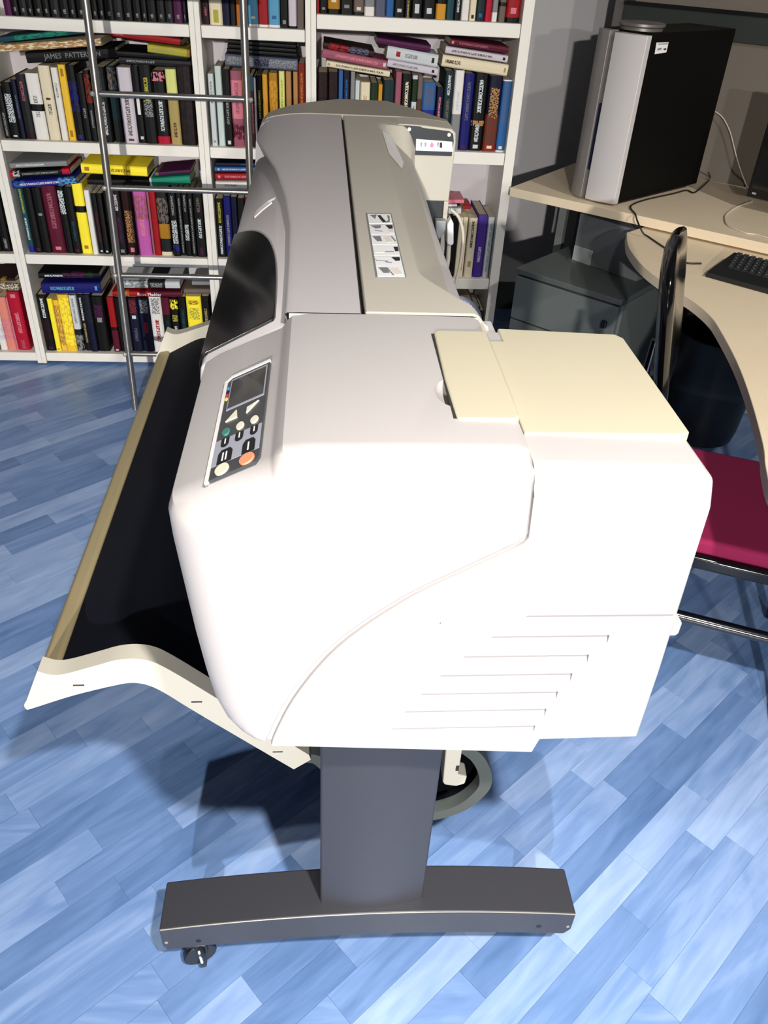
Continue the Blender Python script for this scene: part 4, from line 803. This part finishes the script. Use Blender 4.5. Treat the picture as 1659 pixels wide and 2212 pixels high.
# grey box on the pedestal
g0 = Vector((.905, 2.882)); h1 = Vector((.606, -.795)).normalized(); h2 = Vector((-h1.y, h1.x))
gb = empty('storage_box', tuple(g0 + h1 * .14 + h2 * .08) + (.5502,), 'plain grey box standing on the drawer pedestal', 'box')
obj('shell', obox(g0, h1, h2, .275, .15, .5502, .712), M['boxg'], gb, bv=.002)
obj('label_holder', obox(g0 + h1 * .004 - h2 * .006, h1, h2, .078, .006, .5505, .602), M['tab'], gb, bv=.001)
# waste bin
wb = empty('waste_bin', (1.40, 2.58, 0), 'black round waste bin under the desk', 'bin')
obj('tub', lathe([(0, .004), (.105, .004), (.128, .018), (.136, .06), (.158, .40), (.162, .41), (.154, .41), (.130, .06), (0, .02)], 36, (1.40, 2.58, 0)), M['binm'], wb)
# computer tower
tw = empty('computer_tower', (1.2, 2.97, .758), 'silver-fronted black desktop computer tower on the raised desk', 'computer')
D2 = Vector((.79, .613)).normalized(); V2 = Vector((-D2.y, D2.x)); T0 = Vector((1.0, 2.812)); TW = .185
obj('case', obox(T0 + D2 * .012, D2, V2, .50, TW, .766, 1.268), M['tblack'], tw, bv=.003)
def fr(v, bulge): return T0 + V2 * v - D2 * bulge
rt_ = [tuple(fr(v, .004 + .030 * math.sin(math.pi * (.08 + .5 * v / .112)))) for v in np.linspace(0, .106, 10)]
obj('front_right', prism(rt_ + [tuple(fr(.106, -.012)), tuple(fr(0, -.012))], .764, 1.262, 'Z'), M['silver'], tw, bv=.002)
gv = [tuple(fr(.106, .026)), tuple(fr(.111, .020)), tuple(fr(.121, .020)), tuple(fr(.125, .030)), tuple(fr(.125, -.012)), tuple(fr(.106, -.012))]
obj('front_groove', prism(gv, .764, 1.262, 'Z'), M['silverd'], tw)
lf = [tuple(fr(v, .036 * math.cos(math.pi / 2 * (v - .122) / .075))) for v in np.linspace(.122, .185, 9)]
obj('front_left', prism(lf + [tuple(fr(.185, -.012)), tuple(fr(.122, -.012))], .764, 1.266, 'Z'), M['silver_shaded'], tw, bv=.002)
sl = [(.108 + .008 + .0075 * math.cos(t), .958 + (.095 if math.sin(t) > 0 else -.095) + .0075 * math.sin(t)) for t in np.linspace(0, 2 * math.pi, 25)[:-1]]
v = [(*fr(a, .0225), z) for a, z in sl] + [(*fr(a, .027), z) for a, z in sl]; n = len(sl)
obj('front_slot', mesh(v, [tuple(range(n)), tuple(range(2 * n - 1, n - 1, -1))] + [(i, (i + 1) % n, n + (i + 1) % n, n + i) for i in range(n)]), M['slot'], tw)
obj('base_foot', obox(T0 + D2 * .02 + V2 * .01, D2, V2, .44, TW - .02, .7585, .766), M['black'], tw)
dcx = T0 + D2 * .075 + V2 * .085
obj('top_dial', lathe([(0, 1.268), (.066, 1.268), (.066, 1.276), (.072, 1.280), (.072, 1.287), (.066, 1.289), (0, 1.289)], 36, (dcx.x, dcx.y, 0)), M['silverd'], tw)
stp = [onP(a, b, (T0.x, T0.y, 0), (V2.x, V2.y, 0)) for a, b in ((1418, 92), (1444, 91), (1439, 113), (1414, 117))]
off = Vector((-V2.x, -V2.y, 0))
def on_side(name, pix, m, h, parent):
    p = [onP(a, b, (T0.x, T0.y, 0), (V2.x, V2.y, 0)) for a, b in pix]; n = len(p)
    return obj(name, mesh([q for q in p] + [q + off * h for q in p], [tuple(range(n)), tuple(range(2 * n - 1, n - 1, -1))] + [(i, (i + 1) % n, n + (i + 1) % n, n + i) for i in range(n)]), m, parent)
st = on_side('spec_sticker', [(1418, 92), (1444, 91), (1439, 113), (1414, 117)], M['white'], .0008, tw)
on_side('sticker_header', [(1422, 94), (1443, 93), (1442, 96), (1421, 97)], M['lilac'], .0012, st)
on_side('sticker_chip', [(1433, 105), (1439, 104), (1438, 108), (1433, 108)], M['ink'], .0012, st)
on_side('sticker_mark', [(1420, 105), (1429, 103), (1428, 107), (1419, 109)], M['grey'], .0012, st)
# cables
def cable(name, pts, r, m, label):
    return tag(obj(name, tube([tuple(q) for q in catmull([tuple(q) for q in pts], 5)], r, 8), m), label, 'cable')
zt = .7615
cable('black_cable', [onZ(a, b, zt + h) for a, b, h in [(1530, 372, .06), (1534, 385, .0), (1524, 397, 0), (1500, 416, 0), (1483, 411, 0), (1455, 418, 0), (1400, 430, 0), (1370, 440, 0), (1362, 449, 0), (1372, 462, 0)]] +
      [onZ(a, b, z) for a, b, z in [(1377, 478, .7615), (1389, 503, .735), (1400, 511, .7245), (1425, 528, .7245), (1455, 548, .7245), (1480, 567, .7245), (1515, 569, .7245)]], .0026, M['cableb'], 'black keyboard cable trailing from the tower over the desk edge')
pw = onZ(1615, 408, .762)
cable('white_cable', [onP(a, b, (1.53, 3.17, 0), (B2.x, B2.y, 0)) for a, b in [(1545, 241), (1562, 255), (1577, 285), (1586, 320), (1597, 360)]] + [onZ(1612, 400, .764), onZ(1620, 412, .7625)], .0022, M['cablew'], 'thin white cable hanging down the partition behind the tower')
cable('white_desk_cable', [onZ(a, b, .7605) for a, b in [(1625, 435), (1592, 447), (1570, 462), (1566, 474), (1574, 488), (1610, 503), (1632, 506), (1659, 514), (1700, 524)]], .0023, M['cablew'], 'curled white cable lying on the raised desk by the monitor')
# keyboard
kb = empty('keyboard', (1.25, 2.2, .721), 'black computer keyboard on the lower desk top', 'keyboard')
k0 = Vector((1.100, 2.235)); ka = Vector((.12, -.145)).normalized(); ka = Vector((.71, -.704)); kbv = Vector((-ka.y, ka.x))
def kq(a, b): return k0 + ka * a + kbv * b
prof = [(0.0, .7215), (.0, .736), (.05, .742), (.19, .752), (.20, .748), (.20, .7215)]
me_v = []
for a in (0.0, .44):
    for b, z in prof: q = kq(a, b); me_v.append((q.x, q.y, z))
n = len(prof); obj('body', mesh(me_v, [tuple(range(n)), tuple(range(2 * n - 1, n - 1, -1))] + [(i, (i + 1) % n, n + (i + 1) % n, n + i) for i in range(n)]), M['keyb'], kb, bv=.003)
kproto = None
for r in range(6):
    for c in range(20):
        a = .012 + c * .0205 + (.004 * (5 - r) if c < 14 else .008); b = .062 + r * .0215
        if a > .42: continue
        q = kq(a, b); zz = .7415 + (b - .05) * .0715
        if kproto is None:
            v = [(0, 0, 0), (.0175, 0, 0), (.0175, .0175, 0), (0, .0175, 0), (.003, .003, .007), (.0145, .003, .007), (.0145, .0155, .007), (.003, .0155, .007)]
            kproto = mesh(v, [(0, 1, 2, 3), (4, 5, 6, 7), (0, 1, 5, 4), (1, 2, 6, 5), (2, 3, 7, 6), (3, 0, 4, 7)]); kproto.materials.append(M['keyc'])
            kleg = mesh([(.006, .006, .0072), (.011, .006, .0072), (.011, .0115, .0072), (.006, .0115, .0072)], [(0, 1, 2, 3)]); kleg.materials.append(M['keyl'])
        o = bpy.data.objects.new('key', kproto); C.objects.link(o); o.parent = kb; o.location = Vector((q.x, q.y, zz)) - kb.location
        o.rotation_euler = (0, 0, math.atan2(ka.y, ka.x))
        g = bpy.data.objects.new('legend', kleg); C.objects.link(g); g.parent = o
# monitor at the right edge
mo = empty('monitor', (1.66, 2.72, .758), 'black flat monitor at the right edge of the desk', 'monitor')
m0 = onZ(1611, 424, .800); m0 = Vector((m0.x, m0.y)); ma = Vector((.66, -.75)).normalized(); mbv = Vector((-ma.y, ma.x))
obj('bezel', obox(m0, ma, mbv, .44, .03, .80, 1.13), M['black'], mo, bv=.004)
obj('display', obox(m0 + ma * .012 - mbv * .0008, ma, mbv, .416, .002, .83, 1.115), M['screen'], mo)
obj('brand_mark', obox(m0 + ma * .018 - mbv * .001, ma, mbv, .014, .0012, .812, .818), M['lilac'], mo)
q = m0 + ma * .22 + mbv * .05
obj('neck', obox(q - ma * .03, ma, mbv, .06, .03, .765, .95), M['black'], mo, bv=.004)
obj('base', lathe([(0, .7585), (.10, .7585), (.10, .764), (.09, .768), (0, .77)], 32, (q.x, q.y, 0)), M['black'], mo)
# chair
ch = empty('visitor_chair', (.92, 1.50, 0), 'black glossy chair with magenta fabric seat tucked under the desk', 'chair')
s1 = Vector((.92, -.39)).normalized(); s2 = Vector((-s1.y, s1.x)); cc = Vector((.955, 1.49))
def cq(a, b): return cc + s1 * a + s2 * b
def rrect(a0, a1, b0, b1, r, n=5):
    pts = []
    for ca, cb2, t0 in ((a1 - r, b1 - r, 0), (a0 + r, b1 - r, 90), (a0 + r, b0 + r, 180), (a1 - r, b0 + r, 270)):
        for k in range(n + 1): t = math.radians(t0 + 90 * k / n); pts.append(tuple(cq(ca + r * math.cos(t), cb2 + r * math.sin(t))))
    return pts
obj('seat', prism(rrect(-.23, .23, -.20, .205, .05), .425, .465, 'Z'), M['seat'], ch, bv=.012)
obj('seat_shell', prism(rrect(-.235, .235, -.215, .215, .05), .395, .430, 'Z'), M['chairb'], ch, bv=.01)
# backrest: a curved shell standing edge-on to the camera
bq = onY(1444, 675, 1.585); bc = Vector((bq.x, 1.585)); bu = Vector((bq.x, 1.585)).normalized(); bn = Vector((bu.y, -bu.x))
rows = []; NU, NV = 24, 14
sheet = []
for side in (0, 1):
    for j in range(NV + 1):
        for i in range(NU + 1):
            u = -1 + 2 * i / NU; w = -1 + 2 * j / NV
            lim = (1 - abs(w) ** 4) ** .25 if abs(w) < 1 else 0
            uu = u * .20 * max(lim, .02); zz = .862 + .165 * w
            cur = .012 * (u * u) - .030 * w
            th = .017 * max(1e-3, (1 - abs(u) ** 6)) ** .5 * max(1e-3, (1 - abs(w) ** 6)) ** .5
            q = bc + bu * uu + bn * (cur + (th if side else -th)); sheet.append((q.x, q.y, zz))
fs = []; W1 = NU + 1; S1 = W1 * (NV + 1)
for s in (0, 1):
    for j in range(NV):
        for i in range(NU): k = s * S1 + j * W1 + i; fs.append((k, k + 1, k + W1 + 1, k + W1))
me = mesh(sheet, fs); bm = bmesh.new(); bm.from_mesh(me)
bmesh.ops.bridge_loops(bm, edges=[e for e in bm.edges if e.is_boundary]); bmesh.ops.recalc_face_normals(bm, faces=bm.faces); bm.to_mesh(me); bm.free(); smooth(me, 60)
obj('backrest', me, M['chairb'], ch)
for b in (-.12, .12):
    q0 = cq(-.20, b); q1 = bc + bu * b
    obj('back_support', tube([tuple(p) for p in catmull([(q0.x, q0.y, .40), (cq(-.25, b).x, cq(-.25, b).y, .42), (q1.x - bn.x * .015, q1.y - bn.y * .015, .56), (q1.x - bn.x * .012, q1.y - bn.y * .012, .76)], 6)], .010, 10), M['tube'], ch)
for b in (-.195, .195):
    a0, a1 = cq(-.215, b), cq(.215, b)
    for q in (a0, a1): obj('leg', tube([(q.x, q.y, .41), (q.x, q.y, .003)], .011, 12), M['tube'], ch)
    obj('stretcher', tube([(a0.x, a0.y, .245), (a1.x, a1.y, .245)], .0135, 12), M['tube'], ch)
for a in (-.215, .215):
    q0, q1 = cq(a, -.195), cq(a, .195); obj('stretcher', tube([(q0.x, q0.y, .245), (q1.x, q1.y, .245)], .011, 12), M['tube'], ch)
print('BOOKS', NB[0])
